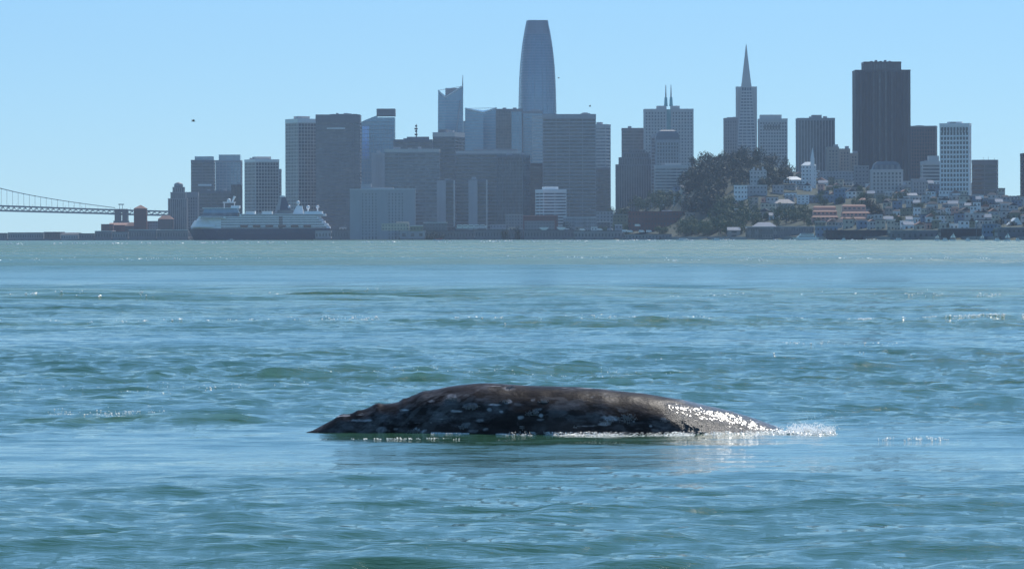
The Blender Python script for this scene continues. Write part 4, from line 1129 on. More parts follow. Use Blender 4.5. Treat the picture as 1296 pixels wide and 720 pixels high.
# piers and sheds at the water's edge, left to right: (L, R, top, base, label, wall, roof kind, roof material, name, depth)
def wdist(px, py): return CAM_H*F/(py-hor(px))
def pier(L, Rr, top, label, m, rm='roofd', roof='flat', off=70, base=None, name='pier_shed', wins=None):
    D = shore((L+Rr)/2)-off
    b_ = block(L, Rr, top, hor((L+Rr)/2)+CAM_H*F/D-1.7, D, label, m, roof, rm, name, 'pier shed', depth=off*0.8, wins=wins, floors=1)
    w_ = (Rr-L)/F*D
    MB().box(-w_/2-2, w_/2+2, -off*0.42-1.5, off*0.42, -1.2, 0.85).build('wharf', M['char'], b_)
    pl = MB()
    for i in range(max(3, int(w_/7))):
        x = -w_/2+i*w_/max(2, int(w_/7)-1); pl.tube((x, -off*0.42-1.8, -2.6), (x, -off*0.42-1.8, 1.3), 0.35, 0.35, 5)
    pl.build('pile', M['bark'], b_, kind='stuff')
    return b_
pier(-30, 9, 291.5, 'dark low pier shed cut by the left edge of the picture', 'char')
pier(10, 55, 291, 'long low purple grey pier shed, second from the left edge', 'mid')
pier(56, 76, 290.5, 'dark brown low shed third from the left edge', 'brown')
pier(77, 99, 291.5, 'pale gabled low shed right of the dark brown shed at the far left', 'grey', 'roofd', 'saddle')
pier(100, 119, 292.5, 'small dark wharf shed left of the brick warehouses', 'char')
pier(120, 141, 289.5, 'low shed with a white roof line below the brick warehouse', 'char', 'roofw')
pier(142, 162, 290.5, 'grey shed with a wide doorway between the two white-roofed sheds', 'mid')
pier(163, 198, 288, 'long terminal shed with a bright white roof left of the ship bow', 'char', 'roofw')
pier(198.5, 238, 288.5, 'terminal shed with a white roof strip behind the sailing boat', 'char', 'roofw')
D0 = 5250
block(128, 143, 281, 292, D0, 'small brick warehouse at the left end of the warehouse row', 'brick', 'flat')
block(138, 170, 279.5, 292, D0+60, 'brick warehouse with a pale red roof below the bridge pier', 'brick', 'saddle', 'rooft')
block(158, 176, 279, 291, D0+30, 'lower brick warehouse with a faded roof right of the bridge pier', 'brown', 'hip', 'rooft')
block(169.5, 185.5, 261.5, 291, D0+20, 'tall square brick tower with a pointed red roof by the bridge', 'brick', 'flat', name='brick_tower', cat='tower')
rt = [o for o in C.objects if o.name == 'brick_tower'][0]; hh = Z(177,262,D0+20)-rt.location.z; a = 8.2/F*D0
MB().frustum([(-a,-a,hh+.4),(a,-a,hh+.4),(a,a,hh+.4),(-a,a,hh+.4)], [(-.3,-.3,hh+4.8),(.3,-.3,hh+4.8),(.3,.3,hh+4.8),(-.3,.3,hh+4.8)]).build('spire_roof', M['rooft'], rt)
block(186, 200, 277.5, 291, D0+40, 'grey warehouse between the brick tower and the orange-roofed house', 'grey', 'flat')
block(200, 219, 270.5, 291, D0+10, 'dark brick house with an orange pyramid roof beside the domed tower', 'brown', 'hip', 'rooft', 'house', 'house')

# --- cruise ship
def ship():
    D = 4700; ox = X(328, D); r_ = thing('cruise_ship', 'large white cruise ship with a navy bow moored behind the pier sheds', 'cruise ship', (ox, D+12, 0))
    x = lambda px: X(px, D)-ox
    z = lambda py, px=328: Z(px, py, D)
    def hullring(zz, l, rr_, hb):
        return [(x(l),0,zz),(x(l+7),-hb*.35,zz),(x(l+18),-hb*.8,zz),(x(l+34),-hb,zz),(x(rr_-4),-hb,zz),(x(rr_),-hb*.7,zz),(x(rr_),hb*.7,zz),(x(rr_-4),hb,zz),(x(l+34),hb,zz),(x(l+18),hb*.8,zz),(x(l+7),hb*.35,zz)]
    MB().loft([hullring(-2.5, 246, 414, 11), hullring(z(301), 244, 415, 12.5), hullring(z(294.5), 241, 417, 13.5), hullring(z(287.5), 236.5, 418, 14)]).build('hull', M['shipn'], r_)
    dks = [(287.6,284.4,240.5,418),(284.2,281.2,243,415.5),(281.0,278.0,245,412),(277.8,275.2,247,409),(275.0,272.4,249,407)]
    for i, (b_, t, l, rr_) in enumerate(dks):
        hb = 13.6-.5*i
        MB().loft([hullring(z(b_), l, rr_, hb), hullring(z(t), l+1.6, rr_-1.2, hb)]).build('deck', M['shipw'], r_)
        MB().loft([hullring(z(t)-0.02, l+2.5, rr_-2.5, hb-1.0), hullring(z(t)+.3, l+2.5, rr_-2.5, hb-1.0)]).build('deck_gap', M['g_dark'], r_)
        bl = MB(); n = int((rr_-282)/1.5)
        for k in range(n):
            px = 280+k*1.5
            if 353 < px < 358 or px > rr_-6: continue
            bl.box(x(px), x(px+1.1), -hb-.25, -hb+.2, z(b_)+.5, z(t)-.9)
        bl.build('balcony', M['g_dark'], r_, kind='stuff')
    for k in range(5):
        MB().box(x(353.2), x(357.8), -13.8+.3*k, -12, z(dks[k][0]), z(dks[k][1])-.3).build('lift_shaft_glass', M['g_dark'], r_)
    # white deckhouse front above the bow, its slope shaped to catch the sun
    MB().frustum([(x(241.5),-15.5,z(285.6)),(x(272),-15.5,z(285.6)),(x(272),5,z(285.6)),(x(241.5),5,z(285.6))], [(x(246),-8.5,z(277)),(x(277),-8.5,z(277)),(x(277),5,z(277)),(x(246),5,z(277))]).build('deckhouse_front', M['roofw'], r_)
    # bridge and upper works
    MB().box(x(251.5), x(285.5), -15, 15, z(274.6), z(272.0)).build('bridge_wing', M['shipw'], r_)
    MB().box(x(254.5), x(283), -15.2, 15.2, z(273.9), z(272.8)).build('bridge_window', M['g_dark'], r_)
    MB().frustum([(x(255),-11,z(272)),(x(300),-11,z(272)),(x(300),11,z(272)),(x(255),11,z(272))], [(x(257),-10,z(268)),(x(302),-10,z(268)),(x(302),10,z(268)),(x(257),10,z(268))]).build('upper_deck', M['g_mid'], r_)
    MB().frustum([(x(256.5),-10.5,z(267.9)),(x(302),-10.5,z(267.9)),(x(302),10.5,z(267.9)),(x(256.5),10.5,z(267.9))], [(x(258.5),-9.5,z(262)),(x(300),-9.5,z(262)),(x(300),9.5,z(262)),(x(258.5),9.5,z(262))]).build('lounge', M['g_pale'], r_)
    MB().box(x(256), x(302.5), -10.8, 10.8, z(262.2), z(261.3)).build('lounge_roof', M['shipw'], r_)
    MB().box(x(292), x(303), -8, 8, z(261.4), z(258.5)).build('funnel_base', M['shipw'], r_)
    MB().box(x(303), x(412), -11.5, 11.5, z(272.0), z(269.2)).build('pool_deck', M['shipw'], r_)
    MB().box(x(305), x(409), -11.8, 11.8, z(271.2), z(270.2)).build('pool_deck_window', M['g_dark'], r_)
    for a_, b_ in ((310.5,322.5),(331.5,344)):
        MB().box(x(a_), x(b_), -8, 8, z(269.3), z(265.6)).build('sun_canopy', M['roofw'], r_)
    # radar mast
    for a_ in (283, 296): MB().tube((x(a_),0,z(261.4)), (x(a_),0,z(254.5)), .4, .4, 5).build('mast_leg', M['shipw'], r_)
    MB().box(x(281.5), x(297.5), -3, 3, z(255), z(253.8)).build('mast_platform', M['shipw'], r_)
    MB().sphere((x(289),0,z(252)), 2.2).build('radome', M['shipw'], r_, smooth=True)
    MB().tube((x(293),0,z(254)), (x(296.5),0,z(246.5)), .8, 1.4, 6).build('radar_arm', M['shipw'], r_)
    # funnel: two raked stacks crossing
    def stack(a, b, t, w1, w2, m, nm):
        MB().frustum([(x(a),-4,z(268)),(x(b),-4,z(268)),(x(b),4,z(268)),(x(a),4,z(268))], [(x(w1),-3,z(t)),(x(w2),-3,z(t)),(x(w2),3,z(t)),(x(w1),3,z(t))]).build(nm, M[m], r_)
    stack(346.5, 356, 249, 353.5, 358.5, 'grey', 'funnel'); stack(353, 369, 247.5, 356, 360.5, 'shipn', 'funnel'); stack(362, 367.5, 252, 358, 361, 'shipw', 'funnel_fin')
    MB().box(x(353.5), x(359.5), -3.4, 3.4, z(247.8), z(246)).build('funnel_cap', M['shipw'], r_)
    MB().box(x(351), x(369), -9, 9, z(269.5), z(264.5)).build('funnel_house', M['g_mid'], r_)
    for a_, t, rr_ in ((365,260.5,2.1),(377,255,2.1),(389.5,261,2.1),(401.5,260.5,1.9)):
        MB().sphere((x(a_),-2,z(t)), rr_).build('radome', M['shipw'], r_, smooth=True)
        MB().tube((x(a_),-2,z(268.5)), (x(a_),-2,z(t)-rr_*.7), .7, .9, 6).build('radome_post', M['shipw'], r_)
    MB().frustum([(x(370),-5,z(269)),(x(384),-5,z(269)),(x(384),5,z(269)),(x(370),5,z(269))], [(x(375),-3,z(259)),(x(382),-3,z(259)),(x(382),3,z(259)),(x(375),3,z(259))]).build('aft_mast', M['shipw'], r_)
    MB().box(x(385), x(408), -9, 9, z(269.4), z(265.8)).build('aft_house', M['shipw'], r_)
    for k in range(6): # lifeboats
        a_ = 305+k*16
        MB().loft([[(x(a_),-14.2,z(286)),(x(a_+8),-14.2,z(286)),(x(a_+8),-13.4,z(286)),(x(a_),-13.4,z(286))],[(x(a_-1),-15.4,z(284.4)),(x(a_+9),-15.4,z(284.4)),(x(a_+9),-13.0,z(284.4)),(x(a_-1),-13.0,z(284.4))],[(x(a_+.5),-14.8,z(283)),(x(a_+7.5),-14.8,z(283)),(x(a_+7.5),-13.2,z(283)),(x(a_+.5),-13.2,z(283))]]).build('lifeboat', M['rust'], r_)
ship()
pier(299, 334, 292.5, 'dark pier shed in front of the middle of the cruise ship', 'mid', off=60)
pier(335, 352, 291.5, 'grey gabled shed in front of the funnel of the cruise ship', 'grey', off=60, roof='saddle')
pier(353, 398, 288.5, 'long shed with a terracotta roof strip before the ship stern', 'mid', 'rooft', 'saddle', off=60)
pier(399, 419, 290, 'arched portal pier front at the ship stern', 'grey', off=60)
pier(420, 466, 289.5, 'dark long pier shed left of the hotel block', 'char', off=60)
pier(467, 505, 290.5, 'dark pier shed under the cream block in front of the hotel', 'char', off=60)
pier(506, 538, 290.5, 'pale pier front with three arched doorways below the hotel', 'grey', off=60, wins=3)
pier(539, 600, 291, 'dark pier shed behind the orange and white boat', 'char', off=50)
pier(601, 662, 290.5, 'dark long pier shed below the white tram', 'char', off=50)
pier(663, 726, 290.8, 'dark pier shed with two white dips in its roof', 'char', off=50)
for a in (683, 705):
    D = shore(695)-52; r_ = [o for o in C.objects if o.get('label') == 'dark pier shed with two white dips in its roof'][0]
    xx = X(a+5.5, D)-r_.location.x; zt = Z(a, 288.2, D)-r_.location.z
    g_ = MB(); g_.frustum([(xx-2,-21.5,zt-2.4),(xx+2,-21.5,zt-2.4),(xx+2,-19,zt-2.4),(xx-2,-19,zt-2.4)], [(xx-5,-21.5,zt+.2),(xx+5,-21.5,zt+.2),(xx+5,-19,zt+.2),(xx-5,-19,zt+.2)]); g_.build('white_gable', M['roofw'], r_)
pier(727, 790, 292.5, 'low dark pier shed right of the white dips', 'mid', off=50)
pier(791, 850, 297, 'very low wharf building with parked white vans before the brick warehouse', 'mid', off=40)
# inland low blocks
block(483, 517.5, 282, 290, 4380, 'cream two-part terminal block in front of the hotel', 'cream', 'flat', 'cream')
block(501.5, 517, 280, 286, 4395, 'upper cream box on the right end of the terminal block', 'cream', 'flat', 'cream')
block(519, 535, 285, 291, 4375, 'small pale green kiosk right of the cream terminal block', 'olive', 'flat', 'roofw')
block(536, 566, 281, 290, 4390, 'low dark cafe with a pale roof line beside the slim slab', 'char', 'flat', 'roofw')
block(620, 640, 284, 292, 4360, 'low pale stone block right of the white tram', 'grey', 'flat', 'pale')
block(640, 662, 271.5, 291, 4420, 'squat dark block with a pale roof left of the red brick terrace', 'mid', 'flat', 'pale')
block(662, 706, 273, 286, 4440, 'long low red-roofed brick terrace under the white apartment block', 'brick', 'flat', 'pink')
block(664, 702, 280, 292, 4370, 'grey low arcade in front of the red brick terrace', 'mid', 'flat', 'grey')
for i, a in enumerate((713, 727, 741)):
    block(a, a+13, 275.5, 291, 4330-i*8, ('left','middle','right')[i]+' one of three grey waterfront offices with white roof tabs', 'grey', 'flat', 'roofw', wins=5)
block(755, 776, 268, 284, 4400, 'grey office with vertical strips right of the white-tabbed offices', 'grey', 'flat', 'grey')
block(756, 772, 281, 291, 4230, 'dark low garage with a white roof panel left of the brick warehouse', 'char', 'flat', 'roofw')
block(776, 798, 272, 291, 4200, 'dull olive office against the left end of the long brick warehouse', 'olive', 'flat', 'grey')
block(796, 867, 268.5, 290, 4080, 'long dark red brick warehouse at the foot of the wooded hill', 'brick', 'flat', 'brick', name='warehouse', cat='warehouse', depth=40, floors=4)
block(838, 850, 267.3, 270, 4100, 'white roof box on top of the long brick warehouse', 'white', 'flat', 'roofw', wins=3)
block(868, 881, 270, 286, 4000, 'pinkish cream office right of the long brick warehouse', 'tan', 'flat', 'tan')
block(921, 937, 289, 299.5, shore(929)+35, 'blank beige sloping-roofed shed among the shore trees', 'tan', 'saddle', 'grey', wins=1)
b_ = block(946, 1030, 288.5, 303, shore(988)+20, 'long glazed waterfront hall with pale roof line behind the ferry', 'g_mid', 'flat', 'pale', name='hall', cat='building', depth=30, wins=26, floors=2)
block(952, 984, 283, 290, shore(968)+60, 'low grey upper storey above the glazed waterfront hall', 'grey', 'hip', 'grey')
block(1033, 1060, 288, 299, shore(1046)+30, 'pale blue waterfront shop left of the long dark wharf', 'blueg', 'flat', 'pale')
block(1045, 1126, 293.5, 305.5, shore(1085)-20, 'long black wharf shed under the pink terraced apartments', 'dark', 'flat', 'roofd', name='wharf_shed', cat='shed', depth=24, floors=1, wins=12)
block(1127, 1190, 294, 306, shore(1158)-15, 'grey wharf shed right of the black wharf shed', 'char', 'flat', 'grey', name='wharf_shed', cat='shed', depth=24, floors=1, wins=9)
block(1191, 1243, 291.5, 306, shore(1217)+5, 'low dark shore building with a thin pale roof line', 'dark', 'flat', 'pale', name='wharf_shed', cat='shed', depth=20, floors=2, wins=9)
block(1244, 1262, 286, 306, shore(1253)+8, 'narrow blue grey shore building before the small green tree', 'blueg', 'flat', 'grey', wins=4)
block(1263, 1310, 291, 307, shore(1285)+5, 'dark shore shed at the right edge below the white gable', 'char', 'flat', 'grey', name='wharf_shed', cat='shed', depth=20, floors=2, wins=8)

# --- named hillside buildings
def hill(L, Rr, top, base, *a, **k):
    D = ground_hit((L+Rr)/2, base); return block(L, Rr, top, base, D, *a, **k)
hb = hill(949.5, 970.5, 217.5, 238, 'grey castle-like house with corner turrets on the hill crest', 'pale', 'flat', 'grey', 'house', 'house')
hh = Z(960,217.5,hb.location.y)-hb.location.z
for xo, t in ((-4.0,3.0),(-0.3,2.0),(4.2,3.4),(-5.6,1.2),(5.8,1.0)):
    MB().box(xo-.8, xo+.8, -4, -2.2, hh-.5, hh+t).build('turret', M['pale'], hb)
hill(929.5, 946, 236, 258, 'bright white modern house with stacked terraces beside the dark trees', 'white', 'flat', 'roofw', 'house', 'house', floors=4)
hill(944, 971, 236, 252, 'wide grey house with a white roof edge right of the white modern house', 'grey', 'flat', 'roofw', 'house', 'house')
hill(948, 960, 250.5, 268, 'tall beige house with a thin orange roof edge', 'tan', 'flat', 'rooft', 'house', 'house')
hill(913, 931, 256, 266, 'pale house half sunk in the trees left of the white modern house', 'pale', 'flat', 'grey', 'house', 'house')
hill(992, 1016, 225.5, 236, 'white long house with three small gables on the ridge', 'white', 'hip', 'roofw', 'house', 'house')
hill(1009, 1024, 248.5, 262, 'white and blue striped balcony house in the middle of the slope', 'white', 'flat', 'roofw', 'house', 'house', floors=4)
hill(1024, 1055, 249, 259, 'long dark blue roofed terrace with pale coping above the pink apartments', 'blueg', 'flat', 'pale', 'house', 'house')
hill(1056, 1070, 241, 261, 'tall blue grey box house above the two pink apartment terraces', 'blueg', 'flat', 'blueg', 'house', 'house')
hill(980, 1006, 254, 268, 'grey green mansion roof among the trees left of the striped house', 'grey', 'hip', 'char', 'house', 'house')
hill(978, 992, 236, 250, 'grey flat house below the white gabled long house', 'grey', 'flat', 'grey', 'house', 'house')
hill(1038, 1090, 219, 235, 'broad grey stone apartment block below the tan stepped towers', 'grey', 'flat', 'pale', 'apartment_block', 'building', floors=4)
hill(1082, 1100, 212, 240, 'plain bluish grey block against the base of the dark skyscraper', 'mid', 'flat', 'grey', 'apartment_block', 'building')
# white church
D = 4100
ch = block(1015, 1033, 207, 222, D, 'white church with a tall thin steeple in front of the finned tower', 'white', 'hip', 'roofw', 'church', 'church')
zz = lambda py: Z(1028, py, D)-ch.location.z; xx = X(1028.5, D)-ch.location.x
st_ = MB().box(xx-1.8, xx+1.8, -7.5, -3.9, 0, zz(203)); st_ = st_.build('bell_tower', M['white'], ch)
MB().frustum([(xx-1.7,-7.4,zz(203)),(xx+1.7,-7.4,zz(203)),(xx+1.7,-4,zz(203)),(xx-1.7,-4,zz(203))], [(xx-.12,-5.8,zz(189)),(xx+.12,-5.8,zz(189)),(xx+.12,-5.6,zz(189)),(xx-.12,-5.6,zz(189))]).build('steeple', M['white'], ch)
# pink terraced apartments
def terraces(L, Rr, label, tiers, base):
    D = ground_hit((L+Rr)/2, base); cx = X((L+Rr)/2, D)
    r_ = thing('terraced_apartments', label, 'apartments', (cx, D, Z((L+Rr)/2, base, D)-1.5))
    for i, (l, rr_, t, b_) in enumerate(tiers):
        xl, xr = X(l,D)-cx, X(rr_,D)-cx; z0, z1 = Z(l,b_,D)-r_.location.z, Z(l,t,D)-r_.location.z
        y = i*9.0
        w_ = MB().box(xl, xr, y, y+11, z0-3, z1).build('tier', M['pink'], r_)
        MB().frustum([(xl-.3,y-.5,z1),(xr+.3,y-.5,z1),(xr+.3,y+11.5,z1),(xl-.3,y+11.5,z1)], [(xl+1,y+2,z1+1.3),(xr-1,y+2,z1+1.3),(xr-1,y+9,z1+1.3),(xl+1,y+9,z1+1.3)]).build('roof', M['rooft'], w_)
        n = max(3, int((xr-xl)/3.2)); bw = (xr-xl)/n
        g = MB()
        for k in range(n):
            for f_ in range(max(1, round((z1-z0)/3))):
                zf = z0+f_*(z1-z0)/max(1, round((z1-z0)/3))+.7
                g.box(xl+bw*(k+.22), xl+bw*(k+.78), y-.15, y+.05, zf, zf+1.3)
        g.build('windows', M['g_dark'], w_, kind='stuff')
    return r_
terraces(1028, 1061, 'left one of two pink terraced apartment blocks with terracotta roofs', [(1028,1061,277,284),(1030,1060.5,270,278),(1032,1060,264.5,271)], 284)
terraces(1064, 1102, 'right one of two pink terraced apartment blocks, the redder and taller', [(1064,1096,279,284),(1067,1102,272,280),(1069,1098,263,273)], 284)
hill(1088, 1098, 253, 262, 'small house with a bright orange domed roof above the pink terraces', 'tan', 'hip', 'rooft', 'house', 'house')
hill(1097, 1105, 257, 264, 'tiny orange-roofed house right of the orange domed roof', 'brown', 'hip', 'rooft', 'house', 'house')
# big white gable at the right edge
D = ground_hit(1285, 289)
gb = thing('gabled_hall', 'hall with a large white triangular gable near the right edge', 'building', (X(1285, D), D, Z(1285, 290, D)-1))
w_ = 15/F*D/2; h_ = 11/F*D
MB().box(-w_, w_, 0, 18, 0, h_*.35).build('wall', M['pale'], gb)
MB().frustum([(-w_-.5,-.6,h_*.35),(w_+.5,-.6,h_*.35),(w_+.5,18,h_*.35),(-w_-.5,18,h_*.35)], [(w_*.1,-.6,h_*1.15),(w_*.5,-.6,h_*1.15),(w_*.5,18,h_*1.15),(w_*.1,18,h_*1.15)]).build('roof', M['roofw'], gb)
MB().box(-w_*.2, w_*.3, -.8, -.5, h_*.1, h_*.6).build('doorway', M['g_dark'], gb)

# --- the rest of the houses: rows climbing the slope. (zone name, px range, rows of base y, count per row)
taken = [(o.location.x/o.location.y*F+648, o.location.y) for o in C.objects if o.get('category') in ('house','apartments','church','building')]
COLS = [('white','white'),('cream','cream'),('pale','pale grey'),('tan','tan'),('grey','grey'),('blueg','blue grey'),('olive','olive'),('pink','pink'),('mid','dark grey'),('pale','stone grey'),('white','off-white'),('cream','buff')]
ROOFS = [('flat','roofd','dark flat-roofed'),('flat','roofw','white flat-roofed'),('flat','grey','grey flat-roofed'),('hip','roofd','dark hip-roofed'),('gable','rust','rusty gabled'),('saddle','grey','grey ridge-roofed'),('gable','roofd','dark gabled')]
ORD = ['first','second','third','fourth','fifth','sixth','seventh','eighth','ninth','tenth','eleventh','twelfth']
zones = [
 ('on the hill edge under the stepped dark tower', 783, 832, (241,248,256,264), 10),
 ('on the slope under the mansard-topped tower', 832, 870, (238,246,254,262), 10),
 ('on the ridge under the finned tower', 1000, 1046, (228,236,244), 9),
 ('above the two pink terraces', 1038, 1100, (238,245,253), 10),
 ('below the long mansard apartment house', 1098, 1146, (242,248,254,261,268,276,285,293), 9.5),
 ('under the reddish brown tower', 1146, 1192, (242,248,254,261,268,276,285,293), 9.5),
 ('under the white grid tower', 1192, 1234, (242,248,254,261,268,276,285,293), 9),
 ('under the dark tower with aerials', 1234, 1268, (252,258,264,271,278,286,293), 9),
 ('by the right edge of the picture', 1268, 1310, (260,266,273,280,287), 10),
 ('in the trees left of the striped house', 972, 1008, (244,252,262,272,280), 11),
 ('between the white modern house and the trees', 930, 972, (262,270,278), 11),
 ('just below the pink terraces', 1030, 1100, (288,292), 10),
]
rh = random.Random(21)
pa = [0, 1, 2, 3, 4, 5, 6, 2, 9, 10, 11, 2, 0, 7, 10, 9, 1]
for zi, (zn, xa, xb, rows, wd) in enumerate(zones):
    for ri, py in enumerate(rows):
        px = xa + rh.uniform(-3, 2); k = 0
        while px < xb-4 and k < 12:
            w_ = wd*rh.uniform(0.7, 1.45); t = py - rh.uniform(6.5, 12.0)*(1.0 if py < 262 else 1.1)
            mid = px+w_/2; D = ground_hit(mid, py)
            if any(abs(tp-mid) < (w_*.5+5) and abs(td-D) < 45 for tp, td in taken) or rh.random() < 0.05:
                px += w_*0.8; continue
            cm, cn = COLS[pa[rh.randrange(len(pa))]]
            rk, rm, rn = ROOFS[min(6, int(rh.random()**1.6*7))]
            row = ['top','second','third','fourth','fifth','sixth','seventh','eighth'][ri]
            lab = f'{cn} {rn} house, {ORD[k]} from left in {row} row {zn}'
            block(px, px+w_, t, py+0.6, D, ' '.join(lab.split()[:16]), cm, rk, rm, 'house', 'house', rot_=R(rh.uniform(-14, 14)), group='small houses stepping up the hillside')
            k += 1
            px += w_*rh.uniform(0.92, 1.2)

# ------------------------------------------------------------------ trees
def crown_mesh(seed, kind, tall=1.0):
    r_ = random.Random(seed); v, f = [], []
    lobes = [(r_.gauss(0,.38), r_.gauss(0,.38), r_.uniform(.25,1.0)*tall, r_.uniform(.28,.5)) for _ in range(9)]
    lobes.append((0, 0, .6*tall, .5))
    for (lx, ly, lz, lr) in lobes:
        for _ in range(46):
            d = Vector((r_.gauss(0,1), r_.gauss(0,1), r_.gauss(0,1))).normalized()
            c = Vector((lx, ly, lz)) + d*lr*r_.uniform(.7, 1.08)
            a = (d+Vector((r_.gauss(0,.6), r_.gauss(0,.6), r_.gauss(0,.6)))).orthogonal().normalized(); b = d.cross(a)
            s = r_.uniform(.05, .12); n = len(v)
            v += [tuple(c+a*s), tuple(c+b*s*.8), tuple(c-a*s*.9+d*s*.4), tuple(c-b*s*.8)]
            f.append((n, n+1, n+2, n+3))
    me = bpy.data.meshes.new('crown'); me.from_pydata(v, [], f); me.materials.append(LEAF[kind]); me.update(); return me
def trunk_mesh(seed):
    r_ = random.Random(seed); m = MB(); m.tube((0,0,-.3), (.03,0,.6), .07, .04, 6)
    for k in range(4):
        a = r_.uniform(0, 6.3); m.tube((.02,0,.25+.1*k), (.35*math.cos(a), .35*math.sin(a), .6+.12*k), .03, .012, 4)
    me = bpy.data.meshes.new('trunk'); me.from_pydata(m.v, [], m.f); me.materials.append(M['bark']); me.update(); return me
CR = {k: [crown_mesh(100+i*7+len(k), k, 1.0+.25*(i % 3)) for i in range(4)] for k in LEAF}
TR = [trunk_mesh(50+i) for i in range(3)]
rt_ = random.Random(33)
# fewer but broader crowns keep the count of separate trees low
def tree(px, py, hpx, kind, label, group, wpx=None, D=None):
    D = D or ground_hit(px, py); x = X(px, D)
    h = hpx/F*D/1.35; w_ = (wpx or hpx*rt_.uniform(.9, 1.3))/F*D/1.75
    r_ = thing('tree', label, 'tree', (x, D, land_z(x, D)), rt_.uniform(0, 6.3), group)
    o = link('crown', rt_.choice(CR[kind]), r_); o.scale = (w_, w_, h)
    t = link('trunk', rt_.choice(TR), r_); t.scale = (w_, w_, h)
# the wooded hill: outline of the grove read off the photo
def grove(xa, xb, topf, botf, n, kind, label, group, hp=(13, 22)):
    hp = (hp[0]*1.15, hp[1]*1.15)
    for i in range(n):
        px = rt_.uniform(xa, xb); t, b = topf(px), botf(px)
        hpx = rt_.uniform(*hp)
        py = t + hpx + (b-t-hpx)*rt_.random()**0.85
        if py > b+3: py = b
        u = (px-xa)/(xb-xa); q = (py-t)/max(1, b-t)
        place = ('upper', 'middle', 'lower')[min(2, int(q*3))] + ' ' + ('left', 'centre', 'right')[min(2, int(u*3))]
        tree(px, py, hpx, kind, label + ', ' + place, group)
gt = lambda px: float(np.interp(px, [868,872,880,890,905,920,935,942,950,958,970,985,998,1005], [214,204,196,197,198,196,193,189,188,191,194,200,209,216]))
for px in np.arange(874, 1004, 5.2):
    hpx = rt_.uniform(11, 17)
    tree(px, gt(px)+hpx+rt_.uniform(-1, 2), hpx, 'dark', 'tall dark crest tree of the wooded hill, ' + ('far left', 'left of centre', 'centre', 'right of centre', 'far right')[min(4, int((px-874)/26))] + ' of the line', 'crest trees of the wooded hill', wpx=rt_.uniform(12,18))
grove(868, 985, lambda p: gt(p)+10, lambda p: 250, 26, 'dark', 'dark tree on the upper wooded hill under the crest trees', 'trees on the upper wooded hill', (12, 18))
grove(866, 912, lambda p: gt(p)+4, lambda p: 276, 36, 'dark', 'dark tree on the steep left face of the wooded hill', 'trees on the left face of the wooded hill')
grove(925, 1000, lambda p: gt(p)+5, lambda p: 236, 27, 'dark', 'dark tree behind the castle-like house on the wooded hill', 'trees round the castle-like house', (10, 16))
grove(900, 950, lambda p: 252, lambda p: 290, 18, 'green', 'green tree below the white modern house', 'trees below the white modern house', (11, 18))
grove(858, 945, lambda p: 277, lambda p: 301, 22, 'green', 'bushy green shore tree between brick warehouse and glazed hall', 'shore trees', (9, 17))
grove(762, 860, lambda p: 286, lambda p: 300, 14, 'light', 'low light green shrub tree before the long brick warehouse', 'shrub trees before the brick warehouse', (6, 10))
grove(858, 905, lambda p: 283, lambda p: 301, 14, 'light', 'light green tree at the shore right of the white motor boat', 'light shore trees', (9, 15))
grove(950, 1030, lambda p: 262, lambda p: 291, 24, 'green', 'green tree on the slope above the glazed waterfront hall', 'trees above the glazed hall', (8, 15))
grove(755, 800, lambda p: 250, lambda p: 283, 18, 'green', 'green tree on the slope left of the long brick warehouse', 'trees left of the brick warehouse', (9, 15))
grove(800, 868, lambda p: 238, lambda p: 272, 30, 'green', 'green tree among the houses above the long brick warehouse', 'trees above the brick warehouse', (9, 16))
grove(1098, 1112, lambda p: 258, lambda p: 277, 9, 'dark', 'dark tree right of the pink terraced apartments', 'dark trees beside the pink terraces', (11, 16))
grove(1020, 1100, lambda p: 232, lambda p: 266, 12, 'green', 'green tree between the houses above the pink terraces', 'trees above the pink terraces', (6, 11))
grove(1025, 1105, lambda p: 276, lambda p: 292, 10, 'green', 'low green tree at the foot of the pink terraces', 'trees below the pink terraces', (5, 9))
grove(1112, 1200, lambda p: 240, lambda p: 292, 26, 'green', 'green street tree between the houses left of the white grid tower', 'street trees on the right slope', (5, 10))
grove(1200, 1300, lambda p: 250, lambda p: 294, 26, 'dark', 'dark street tree between the houses right of the white grid tower', 'street trees on the far right slope', (5, 10))
tree(1262, 299, 15, 'green', 'broad green tree standing alone before the dark shore sheds at far right', None, wpx=17, D=shore(1262)+2)
tree(640, 292, 17, 'dark', 'dark tree left of the red brick terrace', None, wpx=12, D=4300)
tree(655, 292, 17, 'dark', 'dark tree close against the left end of the red brick terrace', None, wpx=14, D=4310)
tree(716, 291, 15, 'dark', 'dark rounded tree left of the white-tabbed offices', None, wpx=12, D=4290)
for px in (541, 549, 557): tree(px, 291, 9, 'dark', 'low dark tree before the cafe beside the slim slab', 'low trees by the cafe', wpx=11, D=4340)

